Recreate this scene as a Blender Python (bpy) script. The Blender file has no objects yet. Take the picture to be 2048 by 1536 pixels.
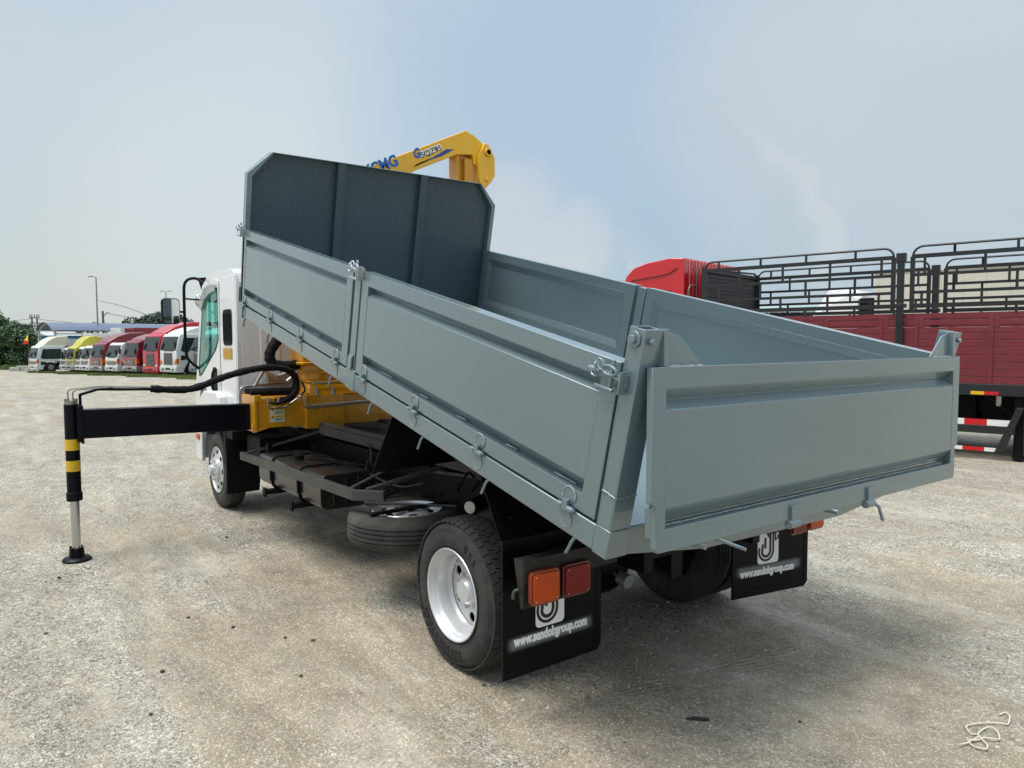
import bpy, bmesh, math, random
from mathutils import Vector, Matrix
from mathutils.geometry import tessellate_polygon
sc = bpy.context.scene
COL = sc.collection
random.seed(7)
R = math.radians

# ------------------------------------------------------------------ camera
CAM = Vector((-2.9999, -2.9255, 1.7217))
YAW, PIT, ROL = R(-36.476), R(-3.4541), R(-0.185)
F = Vector((-math.sin(YAW)*math.cos(PIT), math.cos(YAW)*math.cos(PIT), math.sin(PIT)))
R0 = Vector((math.cos(YAW), math.sin(YAW), 0)); U0 = R0.cross(F)
RT = R0*math.cos(ROL) + U0*math.sin(ROL); UP = -R0*math.sin(ROL) + U0*math.cos(ROL)
cam = bpy.data.cameras.new('camera'); camo = bpy.data.objects.new('camera', cam); COL.objects.link(camo)
camo.matrix_world = Matrix(((RT.x, UP.x, -F.x, CAM.x), (RT.y, UP.y, -F.y, CAM.y), (RT.z, UP.z, -F.z, CAM.z), (0, 0, 0, 1)))
cam.sensor_width = 36; cam.lens = 1454.4/2048*36; cam.clip_end = 3000; cam.clip_start = .05
sc.camera = camo
FH = Vector((F.x, F.y, 0)).normalized(); RH = Vector((FH.y, -FH.x, 0))
def ray(px, py):
    return F + RT*((px-1024)/1454.4) - UP*((py-768)/1454.4)

# ------------------------------------------------------------------ sky and sun
SUN_AZ, SUN_EL = R(285), R(68)      # compass-like azimuth of the sun (clockwise from +Y)
w = bpy.data.worlds.new('World'); sc.world = w; w.use_nodes = True
nt = w.node_tree; N = nt.nodes; L = nt.links
for n in list(N): N.remove(n)
def nd(t, **k):
    n = N.new(t)
    for a, b in k.items(): setattr(n, a, b)
    return n
def mth(op, a, b=None, c=None, clamp=False):
    n = nd('ShaderNodeMath', operation=op, use_clamp=clamp)
    for i, v in enumerate((a, b, c)):
        if v is None: continue
        if isinstance(v, (int, float)): n.inputs[i].default_value = v
        else: L.new(v, n.inputs[i])
    return n.outputs[0]
def mixc(f, a, b, mode='MIX'):
    n = nd('ShaderNodeMix', data_type='RGBA', blend_type=mode)
    if isinstance(f, (int, float)): n.inputs[0].default_value = f
    else: L.new(f, n.inputs[0])
    for i, v in ((6, a), (7, b)):
        if isinstance(v, tuple): n.inputs[i].default_value = (*v, 1)
        else: L.new(v, n.inputs[i])
    return n.outputs[2]
def smooth(v, a, b):
    n = nd('ShaderNodeMapRange', interpolation_type='SMOOTHSTEP')
    L.new(v, n.inputs[0]); n.inputs[1].default_value = a; n.inputs[2].default_value = b
    return n.outputs[0]
tc = nd('ShaderNodeTexCoord')
nrm = nd('ShaderNodeVectorMath', operation='NORMALIZE'); L.new(tc.outputs['Generated'], nrm.inputs[0])
DIR = nrm.outputs[0]
sep = nd('ShaderNodeSeparateXYZ'); L.new(DIR, sep.inputs[0]); Zc = sep.outputs[2]
sky = nd('ShaderNodeTexSky', sky_type='NISHITA', sun_disc=False, sun_elevation=SUN_EL, sun_rotation=SUN_AZ,
         dust_density=3.0, air_density=1.0, ozone_density=1.5)
skyc = nd('ShaderNodeVectorMath', operation='SCALE'); L.new(sky.outputs[0], skyc.inputs[0]); skyc.inputs['Scale'].default_value = .10
def blob(px, py, rad, soft):
    d = ray(px, py).normalized()
    n = nd('ShaderNodeVectorMath', operation='DOT_PRODUCT'); L.new(DIR, n.inputs[0]); n.inputs[1].default_value = d
    return smooth(n.outputs['Value'], math.cos(R(rad+soft)), math.cos(R(max(rad, .01))))
def noise(scale, detail=4, rough=.5, vec=None, dist=0, stretch=None):
    n = nd('ShaderNodeTexNoise'); n.inputs['Scale'].default_value = scale; n.inputs['Detail'].default_value = detail
    n.inputs['Roughness'].default_value = rough; n.inputs['Distortion'].default_value = dist
    m = nd('ShaderNodeMapping'); L.new(DIR, m.inputs[0])
    if stretch: m.inputs['Scale'].default_value = stretch
    L.new(m.outputs[0], n.inputs[0]); return n.outputs['Fac']
# thin bright overcast with soft large patches; colours are scene values before the +0.35 exposure
K = .80
def c3(r_, g_, b_): return (r_*K, g_*K, b_*K)
col = mixc(smooth(Zc, -.02, .20), c3(.63, .685, .64), c3(.58, .675, .72))
col = mixc(smooth(Zc, .16, .50), col, c3(.54, .655, .76))
warm = mth('MULTIPLY', blob(420, 520, 3, 11), .35)
col = mixc(warm, col, c3(.74, .705, .64))
glow = blob(560, 400, 2, 15)
col = mixc(mth('MULTIPLY', glow, .7), col, c3(.67, .75, .785))
streak = noise(1.6, 3, .5, stretch=(1, 1, 2.2), dist=.4)
blue = mth('MAXIMUM', mth('MULTIPLY', blob(1170, 300, 1, 21), .68), mth('MAXIMUM', mth('MULTIPLY', blob(1360, 40, 1, 26), .40), mth('MULTIPLY', blob(1850, -40, 1, 22), .45)))
blue = mth('MULTIPLY', blue, smooth(streak, -.1, .62))
col = mixc(blue, col, c3(.39, .545, .715))
low = mth('MULTIPLY', mth('MAXIMUM', blob(1950, 470, 3, 13), mth('MULTIPLY', blob(1600, 520, 2, 15), .8)), .75)
col = mixc(low, col, c3(.38, .53, .67))
rw = mth('MAXIMUM', blob(1640, 225, 1, 13), blob(1950, 180, 2, 16))
col = mixc(mth('MULTIPLY', rw, .6), col, c3(.64, .68, .715))
thin = noise(2.6, 8, .6, stretch=(1, 1, 2.4), dist=.6)
col = mixc(mth('MULTIPLY', smooth(thin, .46, .78), .34), col, c3(.70, .73, .735))
# a soft grey-blue towering cloud, right of centre, its upper right edge sharp against brighter haze
cn = noise(9, 9, .62, dist=.2); cn2 = mth('SUBTRACT', cn, .5)
cn3 = mth('SUBTRACT', noise(3.2, 3, .5), .5)
def cloudmask(blobs, amp, lo, hi):
    m_ = None
    for a in blobs:
        q = blob(*a); m_ = q if m_ is None else mth('MAXIMUM', m_, q)
    nz = mth('MULTIPLY', mth('ADD', mth('MULTIPLY', cn2, amp), mth('MULTIPLY', cn3, amp*.6)), smooth(m_, 0, .25))
    return smooth(mth('ADD', m_, nz), lo, hi)
ed = cloudmask([(1430, 330, .8, 4.6), (1500, 410, 1.6, 5.0), (1610, 480, .4, 4.0), (1390, 430, 2.0, 6.0)], 1.9, .40, .62)
inn = cloudmask([(1400, 350, 1.2, 6.0), (1450, 450, 2.2, 6.2), (1540, 500, .8, 4.8)], 1.0, .38, .95)
fade = mth('SUBTRACT', 1.0, blob(1330, 400, 1.0, 5.5))
rimc = mth('MULTIPLY', mth('SUBTRACT', ed, mth('MULTIPLY', inn, .9), clamp=True), fade)
lf = mth('SUBTRACT', 1.0, blob(1270, 420, .5, 9.5))
col = mixc(mth('MULTIPLY', mth('MULTIPLY', inn, lf), .5), col, c3(.46, .575, .655))
col = mixc(mth('MULTIPLY', rimc, .42), col, c3(.68, .70, .715))
puff = cloudmask([(1075, 500, .2, 6.0), (1150, 480, .2, 4.5), (1010, 440, .2, 7)], 1.3, .15, 1.15)
col = mixc(mth('MULTIPLY', puff, .42), col, c3(.76, .745, .73))
col = mixc(.08, col, skyc.outputs[0])
up = smooth(Zc, .48, .92)
gain = mth('ADD', 1.0, mth('MULTIPLY', up, 1.55))
gsc = nd('ShaderNodeVectorMath', operation='SCALE'); L.new(col, gsc.inputs[0]); L.new(gain, gsc.inputs['Scale'])
bg = nd('ShaderNodeBackground'); L.new(gsc.outputs[0], bg.inputs[0]); bg.inputs[1].default_value = 1.0
wo = nd('ShaderNodeOutputWorld'); L.new(bg.outputs[0], wo.inputs[0])
sd = bpy.data.lights.new('sun', 'SUN'); sd.energy = 2.5; sd.angle = R(34); sd.color = (1, .94, .84)
so = bpy.data.objects.new('sun', sd); COL.objects.link(so)
sdir = Vector((math.sin(SUN_AZ)*math.cos(SUN_EL), math.cos(SUN_AZ)*math.cos(SUN_EL), math.sin(SUN_EL)))
so.rotation_euler = sdir.to_track_quat('Z', 'Y').to_euler()
vs = sc.view_settings; vs.view_transform = 'Standard'; vs.look = 'None'; vs.gamma = 1; vs.exposure = 0.35; vs.use_curve_mapping = False

# ------------------------------------------------------------------ materials
MATS = {}
def mat(name, base, rough=.5, metal=0, coat=0, bump=None, var=None, spec=None, emit=None, dirt=None):
    """bump=(scale,strength) ; var=(scale,amount) brightness variation ; dirt=(colour,scale,amount)"""
    if name in MATS: return MATS[name]
    m = bpy.data.materials.new(name); m.use_nodes = True; t = m.node_tree; b = t.nodes['Principled BSDF']
    b.inputs['Base Color'].default_value = (*base, 1); b.inputs['Roughness'].default_value = rough
    b.inputs['Metallic'].default_value = metal; b.inputs['Coat Weight'].default_value = coat
    b.inputs['Coat Roughness'].default_value = .08
    if spec is not None: b.inputs['Specular IOR Level'].default_value = spec
    tcn = t.nodes.new('ShaderNodeTexCoord')
    def ns(scale, det=4, rg=.55):
        n = t.nodes.new('ShaderNodeTexNoise'); n.inputs['Scale'].default_value = scale
        n.inputs['Detail'].default_value = det; n.inputs['Roughness'].default_value = rg
        t.links.new(tcn.outputs['Object'], n.inputs[0]); return n.outputs[0]
    cur = None
    if var:
        mr = t.nodes.new('ShaderNodeMapRange'); t.links.new(ns(var[0], 1, .4), mr.inputs[0])
        mr.inputs[1].default_value = .1; mr.inputs[2].default_value = .9
        mr.inputs[3].default_value = 1-var[1]; mr.inputs[4].default_value = 1+var[1]
        mx = t.nodes.new('ShaderNodeVectorMath'); mx.operation = 'SCALE'; mx.inputs[0].default_value = base
        t.links.new(mr.outputs[0], mx.inputs['Scale']); cur = mx.outputs[0]
        mr2 = t.nodes.new('ShaderNodeMapRange'); t.links.new(ns(var[0]*1.7, 1, .4), mr2.inputs[0])
        mr2.inputs[1].default_value = .1; mr2.inputs[2].default_value = .9
        lo, hi = (max(.29, rough*.75), min(1, rough*1.25)) if rough > .274 else (rough*.75, min(.26, rough*1.25))
        mr2.inputs[3].default_value = lo; mr2.inputs[4].default_value = hi
        t.links.new(mr2.outputs[0], b.inputs['Roughness'])
    if dirt:
        mr = t.nodes.new('ShaderNodeMapRange'); t.links.new(ns(dirt[1], 6, .65), mr.inputs[0])
        mr.inputs[1].default_value = .45; mr.inputs[2].default_value = .75; mr.inputs[4].default_value = dirt[2]
        mx = t.nodes.new('ShaderNodeMix'); mx.data_type = 'RGBA'; t.links.new(mr.outputs[0], mx.inputs[0])
        if cur: t.links.new(cur, mx.inputs[6])
        else: mx.inputs[6].default_value = (*base, 1)
        mx.inputs[7].default_value = (*dirt[0], 1); cur = mx.outputs[2]
    if cur: t.links.new(cur, b.inputs['Base Color'])
    if bump:
        bn = t.nodes.new('ShaderNodeBump'); bn.inputs['Strength'].default_value = bump[1]; bn.inputs['Distance'].default_value = .01
        t.links.new(ns(bump[0], 3), bn.inputs['Height']); t.links.new(bn.outputs[0], b.inputs['Normal'])
    if emit:
        b.inputs['Emission Color'].default_value = (*emit[0], 1); b.inputs['Emission Strength'].default_value = emit[1]
    MATS[name] = m; return m
GREY = mat('grey_paint', (.148, .205, .224), .33, .32, 1.0, var=(1.1, .12))
GREY_SHADED = mat('shaded_tread_plate_paint', (.044, .073, .094), .40, 0, .10, var=(3, .05))  # grey paint darkened; the headboard's shade is put into the base colour
WELD = mat('weld_bead', (.30, .345, .355), .4, 0, .2, bump=(300, .5))
STEEL = mat('plated_steel', (.42, .45, .46), .35, .6)
BLACKP = mat('black_chassis_paint', (.0035, .0035, .0038), .45, 0, .0, spec=.16, var=(5, .25), dirt=((.05, .045, .035), 4, .05))
DKMET = mat('dark_blue_black_paint', (.0018, .0024, .0055), .40, 0, .0, spec=.16, var=(4, .2))
RAIL = mat('dusty_grey_brown_paint', (.042, .041, .037), .5, 0, 0, dirt=((.10, .09, .075), 5, .5))
RUBBER = mat('tyre_rubber', (.026, .025, .024), .78, 0, 0, bump=(60, .25), dirt=((.085, .078, .066), 6, .55), var=(8, .15))
RUBBER2 = mat('dusty_tyre_rubber', (.032, .030, .027), .85, 0, 0, bump=(60, .25), dirt=((.10, .09, .072), 4, .7))
LETTER = mat('moulded_rubber_letters', (.012, .012, .012), .6)
RIM = mat('silver_wheel_paint', (.60, .61, .62), .34, .35, .3, var=(6, .06), dirt=((.40, .38, .35), 7, .12))
FLAP = mat('black_rubber_flap', (.0028, .0032, .0036), .38, 0, .0, spec=.16, var=(4, .25))
YEL = mat('yellow_crane_paint', (.64, .285, .005), .32, 0, .4, var=(3, .06), dirt=((.30, .15, .01), 6, .35))
YELB = mat('bright_yellow_paint', (.80, .42, .008), .30, 0, .4, var=(3, .05))
WHITE = mat('white_cab_paint', (.74, .75, .76), .18, 0, .6)
BLKPL = mat('black_plastic', (.005, .005, .0055), .6, spec=.15)
SLEEVE = mat('black_hose_sleeve', (.006, .006, .007), .75, spec=.2, bump=(40, .9))
CHROME = mat('piston_chrome', (.52, .53, .53), .22, .9)
PIPE = mat('zinc_pipe', (.30, .28, .24), .38, .7)
AMBER = mat('amber_lens', (.52, .060, .0005), .3, 0, .2, spec=.25, bump=(180, .1))
REDL = mat('red_lens', (.20, .0010, .0010), .3, 0, .2, spec=.25, bump=(180, .1))
ORREF = mat('orange_reflector', (.50, .26, .01), .3, bump=(90, .5))
WHITEP = mat('white_stencil_paint', (.88, .90, .90), .6)
BLUEP = mat('blue_lettering', (.012, .13, .42), .4)
NAVY = mat('navy_lettering', (.02, .06, .26), .4)
INKB = mat('black_lettering', (.01, .01, .01), .4)
MARK = mat('yellow_marking_tape', (.66, .40, .01), .45, dirt=((.35, .2, .02), 8, .3))
MIRR = mat('mirror_glass', (.75, .8, .8), .03, 1.0)
GREYPL = mat('grey_visor_plastic', (.30, .31, .30), .25, 0, .3)
ALU = mat('cast_aluminium', (.42, .42, .41), .4, .8, bump=(15, .5))

def tread_plate():
    m = GREY_SHADED; t = m.node_tree; b = t.nodes['Principled BSDF']
    tcn = t.nodes.new('ShaderNodeTexCoord')
    mp = t.nodes.new('ShaderNodeMapping'); mp.inputs['Rotation'].default_value = (0, R(45), 0); mp.inputs['Scale'].default_value = (26, 26, 26)
    t.links.new(tcn.outputs['Object'], mp.inputs[0])
    sx = t.nodes.new('ShaderNodeSeparateXYZ'); t.links.new(mp.outputs[0], sx.inputs[0])
    def m2(op, a, bb=None):
        n = t.nodes.new('ShaderNodeMath'); n.operation = op
        for i, v in enumerate((a, bb)):
            if v is None: continue
            if isinstance(v, (int, float)): n.inputs[i].default_value = v
            else: t.links.new(v, n.inputs[i])
        return n.outputs[0]
    X, Zz = sx.outputs[0], sx.outputs[2]
    par = m2('MODULO', m2('ADD', m2('FLOOR', X), m2('FLOOR', Zz)), 2.0)
    par = m2('ABSOLUTE', par)
    fx = m2('SUBTRACT', m2('FRACT', X), .5); fz = m2('SUBTRACT', m2('FRACT', Zz), .5)
    def ell(a, b2): return m2('SUBTRACT', 1.0, m2('ADD', m2('POWER', m2('DIVIDE', a, .44), 2.0), m2('POWER', m2('DIVIDE', b2, .14), 2.0)))
    e1 = m2('MAXIMUM', ell(m2('ABSOLUTE', fx), m2('ABSOLUTE', fz)), 0.0); e2 = m2('MAXIMUM', ell(m2('ABSOLUTE', fz), m2('ABSOLUTE', fx)), 0.0)
    h = m2('ADD', m2('MULTIPLY', e1, par), m2('MULTIPLY', e2, m2('SUBTRACT', 1.0, par)))
    bn = t.nodes.new('ShaderNodeBump'); bn.inputs['Strength'].default_value = .9; bn.inputs['Distance'].default_value = .003
    t.links.new(h, bn.inputs['Height']); t.links.new(bn.outputs[0], b.inputs['Normal'])
tread_plate()
def glassmat(name, tint, refl=.12):
    m = bpy.data.materials.new(name); m.use_nodes = True; t = m.node_tree; t.nodes.clear()
    o = t.nodes.new('ShaderNodeOutputMaterial'); mx = t.nodes.new('ShaderNodeMixShader'); tr = t.nodes.new('ShaderNodeBsdfTransparent')
    gl = t.nodes.new('ShaderNodeBsdfGlossy'); gl.inputs['Roughness'].default_value = .02; gl.inputs[0].default_value = (.9, 1, .98, 1)
    tr.inputs[0].default_value = (*tint, 1); fr = t.nodes.new('ShaderNodeMath'); fr.operation = 'POWER'; fr.inputs[1].default_value = 6; lw = t.nodes.new('ShaderNodeLayerWeight'); lw.inputs[0].default_value = .5; t.links.new(lw.outputs['Facing'], fr.inputs[0])
    ad = t.nodes.new('ShaderNodeMath'); ad.operation = 'ADD'; ad.use_clamp = True; ad.inputs[1].default_value = refl
    t.links.new(fr.outputs[0], ad.inputs[0]); t.links.new(ad.outputs[0], mx.inputs[0])
    t.links.new(tr.outputs[0], mx.inputs[1]); t.links.new(gl.outputs[0], mx.inputs[2]); t.links.new(mx.outputs[0], o.inputs[0])
    return m
GLASS = glassmat('tinted_window_glass', (.66, .92, .88), .03)
DGLASS = mat('dark_truck_glass', (.012, .022, .022), .12, 0, 0, spec=.45)

# ------------------------------------------------------------------ mesh builder
TILT = R(12.9224); BY, BZ = -1.0551, .9344; BH = 1.2017; BL = 4.5
CT, ST = math.cos(TILT), math.sin(TILT)
def BT(v):                                     # tipper bed coordinates (x, along, up) -> world
    return (v[0], BY + v[1]*CT - v[2]*ST, BZ + v[1]*ST + v[2]*CT)
def ID(v): return v
class MB:
    def __init__(s, xf=ID): s.v = []; s.f = []; s.m = []; s.xf = xf; s.mi = 0
    def add(s, vs, fs):
        o = len(s.v); s.v += [tuple(s.xf(tuple(p))) for p in vs]; s.f += [[i+o for i in f] for f in fs]; s.m += [s.mi]*len(fs); return s
    def box(s, x0, x1, y0, y1, z0, z1):
        return s.add([(x0, y0, z0), (x1, y0, z0), (x1, y1, z0), (x0, y1, z0), (x0, y0, z1), (x1, y0, z1), (x1, y1, z1), (x0, y1, z1)],
                     [(0, 3, 2, 1), (4, 5, 6, 7), (0, 1, 5, 4), (1, 2, 6, 5), (2, 3, 7, 6), (3, 0, 4, 7)])
    def plate(s, poly, ax, a, b, holes=()):
        """extrude 2-D polygon (with holes) along axis ax; poly coords are the other two axes in xyz order"""
        loops = [list(poly)] + [list(h) for h in holes]
        tri = tessellate_polygon([[Vector((p[0], p[1], 0)) for p in l] for l in loops]) if holes else None
        flat = [p for l in loops for p in l]; n = len(flat)
        def mk(p, t): return (t, p[0], p[1]) if ax == 'x' else (p[0], t, p[1]) if ax == 'y' else (p[0], p[1], t)
        vs = [mk(p, a) for p in flat] + [mk(p, b) for p in flat]
        fs = []
        if holes:
            for t in tri: fs += [tuple(t), tuple(i+n for i in reversed(t))]
        else: fs += [tuple(range(n)), tuple(range(2*n-1, n-1, -1))]
        o = 0
        for l in loops:
            k = len(l)
            for i in range(k): j = (i+1) % k; fs.append((o+i, o+j, o+j+n, o+i+n))
            o += k
        return s.add(vs, fs)
    def cyl(s, p0, p1, r0, r1=None, n=16):
        return s.tube([p0, p1], [r0, r0 if r1 is None else r1], n)
    def tube(s, pts, r, n=8, squash=None):
        P = [Vector(p) for p in pts]; k = len(P)
        rs = r if isinstance(r, (list, tuple)) else [r]*k
        vs = []; fs = []; up = None
        for i in range(k):
            t = (P[min(i+1, k-1)]-P[max(i-1, 0)]).normalized()
            if up is None:
                up = Vector((0, 0, 1)) if abs(t.z) < .9 else Vector((1, 0, 0))
            a = t.cross(up).normalized(); b = a.cross(t).normalized(); up = b
            for j in range(n):
                q = 2*math.pi*j/n
                vs.append(tuple(P[i] + (a*math.cos(q) + b*math.sin(q))*rs[i]))
        for i in range(k-1):
            for j in range(n):
                j2 = (j+1) % n; fs.append((i*n+j, i*n+j2, (i+1)*n+j2, (i+1)*n+j))
        fs.append(tuple(range(n-1, -1, -1))); fs.append(tuple((k-1)*n+j for j in range(n)))
        return s.add(vs, fs)
    def lathe(s, prof, o, ax='x', n=48, closed=True):
        """prof: (along axis, radius) list revolved about axis through o"""
        vs = []; fs = []; k = len(prof)
        for i in range(n):
            q = 2*math.pi*i/n; c, sn = math.cos(q), math.sin(q)
            for (a, r) in prof:
                p = (a, r*c, r*sn) if ax == 'x' else (r*c, a, r*sn) if ax == 'y' else (r*c, r*sn, a)
                vs.append((o[0]+p[0], o[1]+p[1], o[2]+p[2]))
        for i in range(n):
            i2 = (i+1) % n
            for j in range(k if closed else k-1):
                j2 = (j+1) % k; fs.append((i*k+j, i2*k+j, i2*k+j2, i*k+j2))
        return s.add(vs, fs)
    def ico(s, c, r, sub=1, jit=0, sq=(1, 1, 1)):
        bm = bmesh.new(); bmesh.ops.create_icosphere(bm, subdivisions=sub, radius=1)
        vs = []
        for v in bm.verts:
            k = r*(1+random.uniform(-jit, jit)); vs.append((c[0]+v.co.x*k*sq[0], c[1]+v.co.y*k*sq[1], c[2]+v.co.z*k*sq[2]))
        s.add(vs, [[v.index for v in f.verts] for f in bm.faces]); bm.free(); return s
    def text(s, txt, o, xd, yd, width, height, depth=.002, bold=.02, place=None):
        cu = bpy.data.curves.new('t', 'FONT'); cu.body = txt; cu.offset = bold; cu.extrude = .5; cu.resolution_u = 3
        ob = bpy.data.objects.new('t', cu); me = bpy.data.meshes.new_from_object(ob)
        V = [v.co.copy() for v in me.vertices]
        if not V: return s
        x0 = min(v.x for v in V); x1 = max(v.x for v in V); y0 = min(v.y for v in V); y1 = max(v.y for v in V)
        X, Y = Vector(xd).normalized(), Vector(yd).normalized(); Zd = X.cross(Y).normalized(); O = Vector(o)
        out = [tuple(O + X*((v.x-x0)/(x1-x0)*width) + Y*((v.y-y0)/(y1-y0)*height) + Zd*(depth if v.z > 0 else -.0005)) for v in V]
        s.add(out, [list(p.vertices) for p in me.polygons])
        bpy.data.objects.remove(ob); bpy.data.curves.remove(cu); bpy.data.meshes.remove(me); return s
    def build(s, name, mats, parent=None, bevel=0, smooth=True, recalc=True, seg=2, ang=38):
        me = bpy.data.meshes.new(name); me.from_pydata(s.v, [], s.f)
        if not isinstance(mats, (list, tuple)): mats = [mats]
        for m in mats: me.materials.append(m)
        if len(mats) > 1: me.polygons.foreach_set('material_index', s.m)
        if recalc:
            bm = bmesh.new(); bm.from_mesh(me); bmesh.ops.recalc_face_normals(bm, faces=bm.faces); bm.to_mesh(me); bm.free()
        if smooth:
            me.polygons.foreach_set('use_smooth', [True]*len(me.polygons)); me.set_sharp_from_angle(angle=R(ang))
        ob = bpy.data.objects.new(name, me); COL.objects.link(ob)
        if parent is not None:
            ob.parent = parent
            o = parent.get('_o')
            off = Vector(parent['_w']) if '_w' in parent else Vector((0, 0, 0))
            me.transform(Matrix.Translation(-off)); ob['_w'] = tuple(off)
        if bevel:
            b = ob.modifiers.new('bevel', 'BEVEL'); b.width = bevel; b.segments = seg; b.limit_method = 'ANGLE'; b.angle_limit = R(40)
        me.update(); return ob
def tag(o, label=None, cat=None, group=None, kind=None):
    if label: o['label'] = label
    if cat: o['category'] = cat
    if group: o['group'] = group
    if kind: o['kind'] = kind
    return o
def thing(name, label, cat, loc=(0, 0, 0), rz=0, group=None, local=False):
    """Empty at the thing's base. local=False: parts are given in world coordinates."""
    o = bpy.data.objects.new(name, None); COL.objects.link(o); o.location = loc; o.rotation_euler = (0, 0, rz)
    o.empty_display_size = .2
    if not local: o['_w'] = tuple(loc)
    return tag(o, label, cat, group)
def copy_tree(o, parent=None):
    c = o.copy(); COL.objects.link(c); c.parent = parent
    for ch in list(o.children): copy_tree(ch, c)
    return c
def arc(c, r, a0, a1, n, plane='xz', k=0):
    out = []
    for i in range(n+1):
        a = R(a0+(a1-a0)*i/n); out.append((c[0]+r*math.cos(a), c[1]+r*math.sin(a)))
    return out
def rrect(x0, x1, y0, y1, r, n=4):
    return arc((x1-r, y0+r), r, -90, 0, n)+arc((x1-r, y1-r), r, 0, 90, n)+arc((x0+r, y1-r), r, 90, 180, n)+arc((x0+r, y0+r), r, 180, 270, n)
def spline(pts, n=8):
    P = [Vector(p) for p in pts]; P = [P[0]*2-P[1]]+P+[P[-1]*2-P[-2]]; out = []
    for i in range(1, len(P)-2):
        for j in range(n):
            t = j/n; a, b, c, d = P[i-1], P[i], P[i+1], P[i+2]
            out.append(tuple(.5*((2*b)+(c-a)*t+(2*a-5*b+4*c-d)*t*t+(3*b-a-3*c+d)*t*t*t)))
    out.append(tuple(P[-2])); return out
def weld(mb, p0, p1, r=.004, n=None):
    a, b = Vector(p0), Vector(p1); n = n or max(4, int((b-a).length/.012)); pts = []; rr = []
    for i in range(n+1):
        pts.append(tuple(a.lerp(b, i/n)+Vector([random.uniform(-.0008, .0008) for _ in range(3)]))); rr.append(r*random.uniform(.55, 1.25))
    mb.tube(pts, rr, 6)

# ------------------------------------------------------------------ ground
def gz(x, y):
    d = (Vector((x, y, 0))-Vector((CAM.x, CAM.y, 0))).dot(FH)
    P = [(-60, 0), (12, 0), (25, -.16), (41, -.50), (48, -.66), (68, -1.18), (80, -1.25), (110, -1.3), (3000, -1.3)]
    if d <= P[0][0]: return 0
    for (a, za), (b, zb) in zip(P, P[1:]):
        if d <= b:
            return za+(zb-za)*(d-a)/(b-a)
    return P[-1][1]
from mathutils import noise as MN
def relief(x, y):
    '''shallow real relief of the yard near the camera: drifts, hollows and wheel ruts'''
    v = Vector((x, y, 0))
    h = .022*MN.noise(v*.8)+.017*MN.noise(v*2.3+Vector((7, 3, 1)))+.010*MN.noise(v*6.5)+.0055*MN.noise(v*15)
    for (cx, ang, wd) in ((-1.95, 5, .14), (-1.35, 7, .13), (-3.2, -18, .15), (2.4, 40, .16), (3.4, 43, .16)):
        a = R(ang); d = (x-cx)*math.cos(a)+(y-.6)*math.sin(a); h -= .016*math.exp(-(d/wd)**2)-.010*math.exp(-((abs(d)-wd*1.7)/(wd*.6))**2)
    d = (Vector((x, y, 0))-Vector((CAM.x, CAM.y, 0))).length
    k = 1-min(1, max(0, (d-9)/5))
    for (cx, cy, rr) in ((-.9, .26, .45), (.9, .26, .45), (-.9, 4.88, .45), (.9, 4.88, .45), (-2.408, 3.648, .25)):
        q = math.hypot(x-cx, y-cy)/rr; k *= min(1, max(0, q-.6))
    return h*k
def gh(x, y): return gz(x, y)+relief(x, y)
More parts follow.
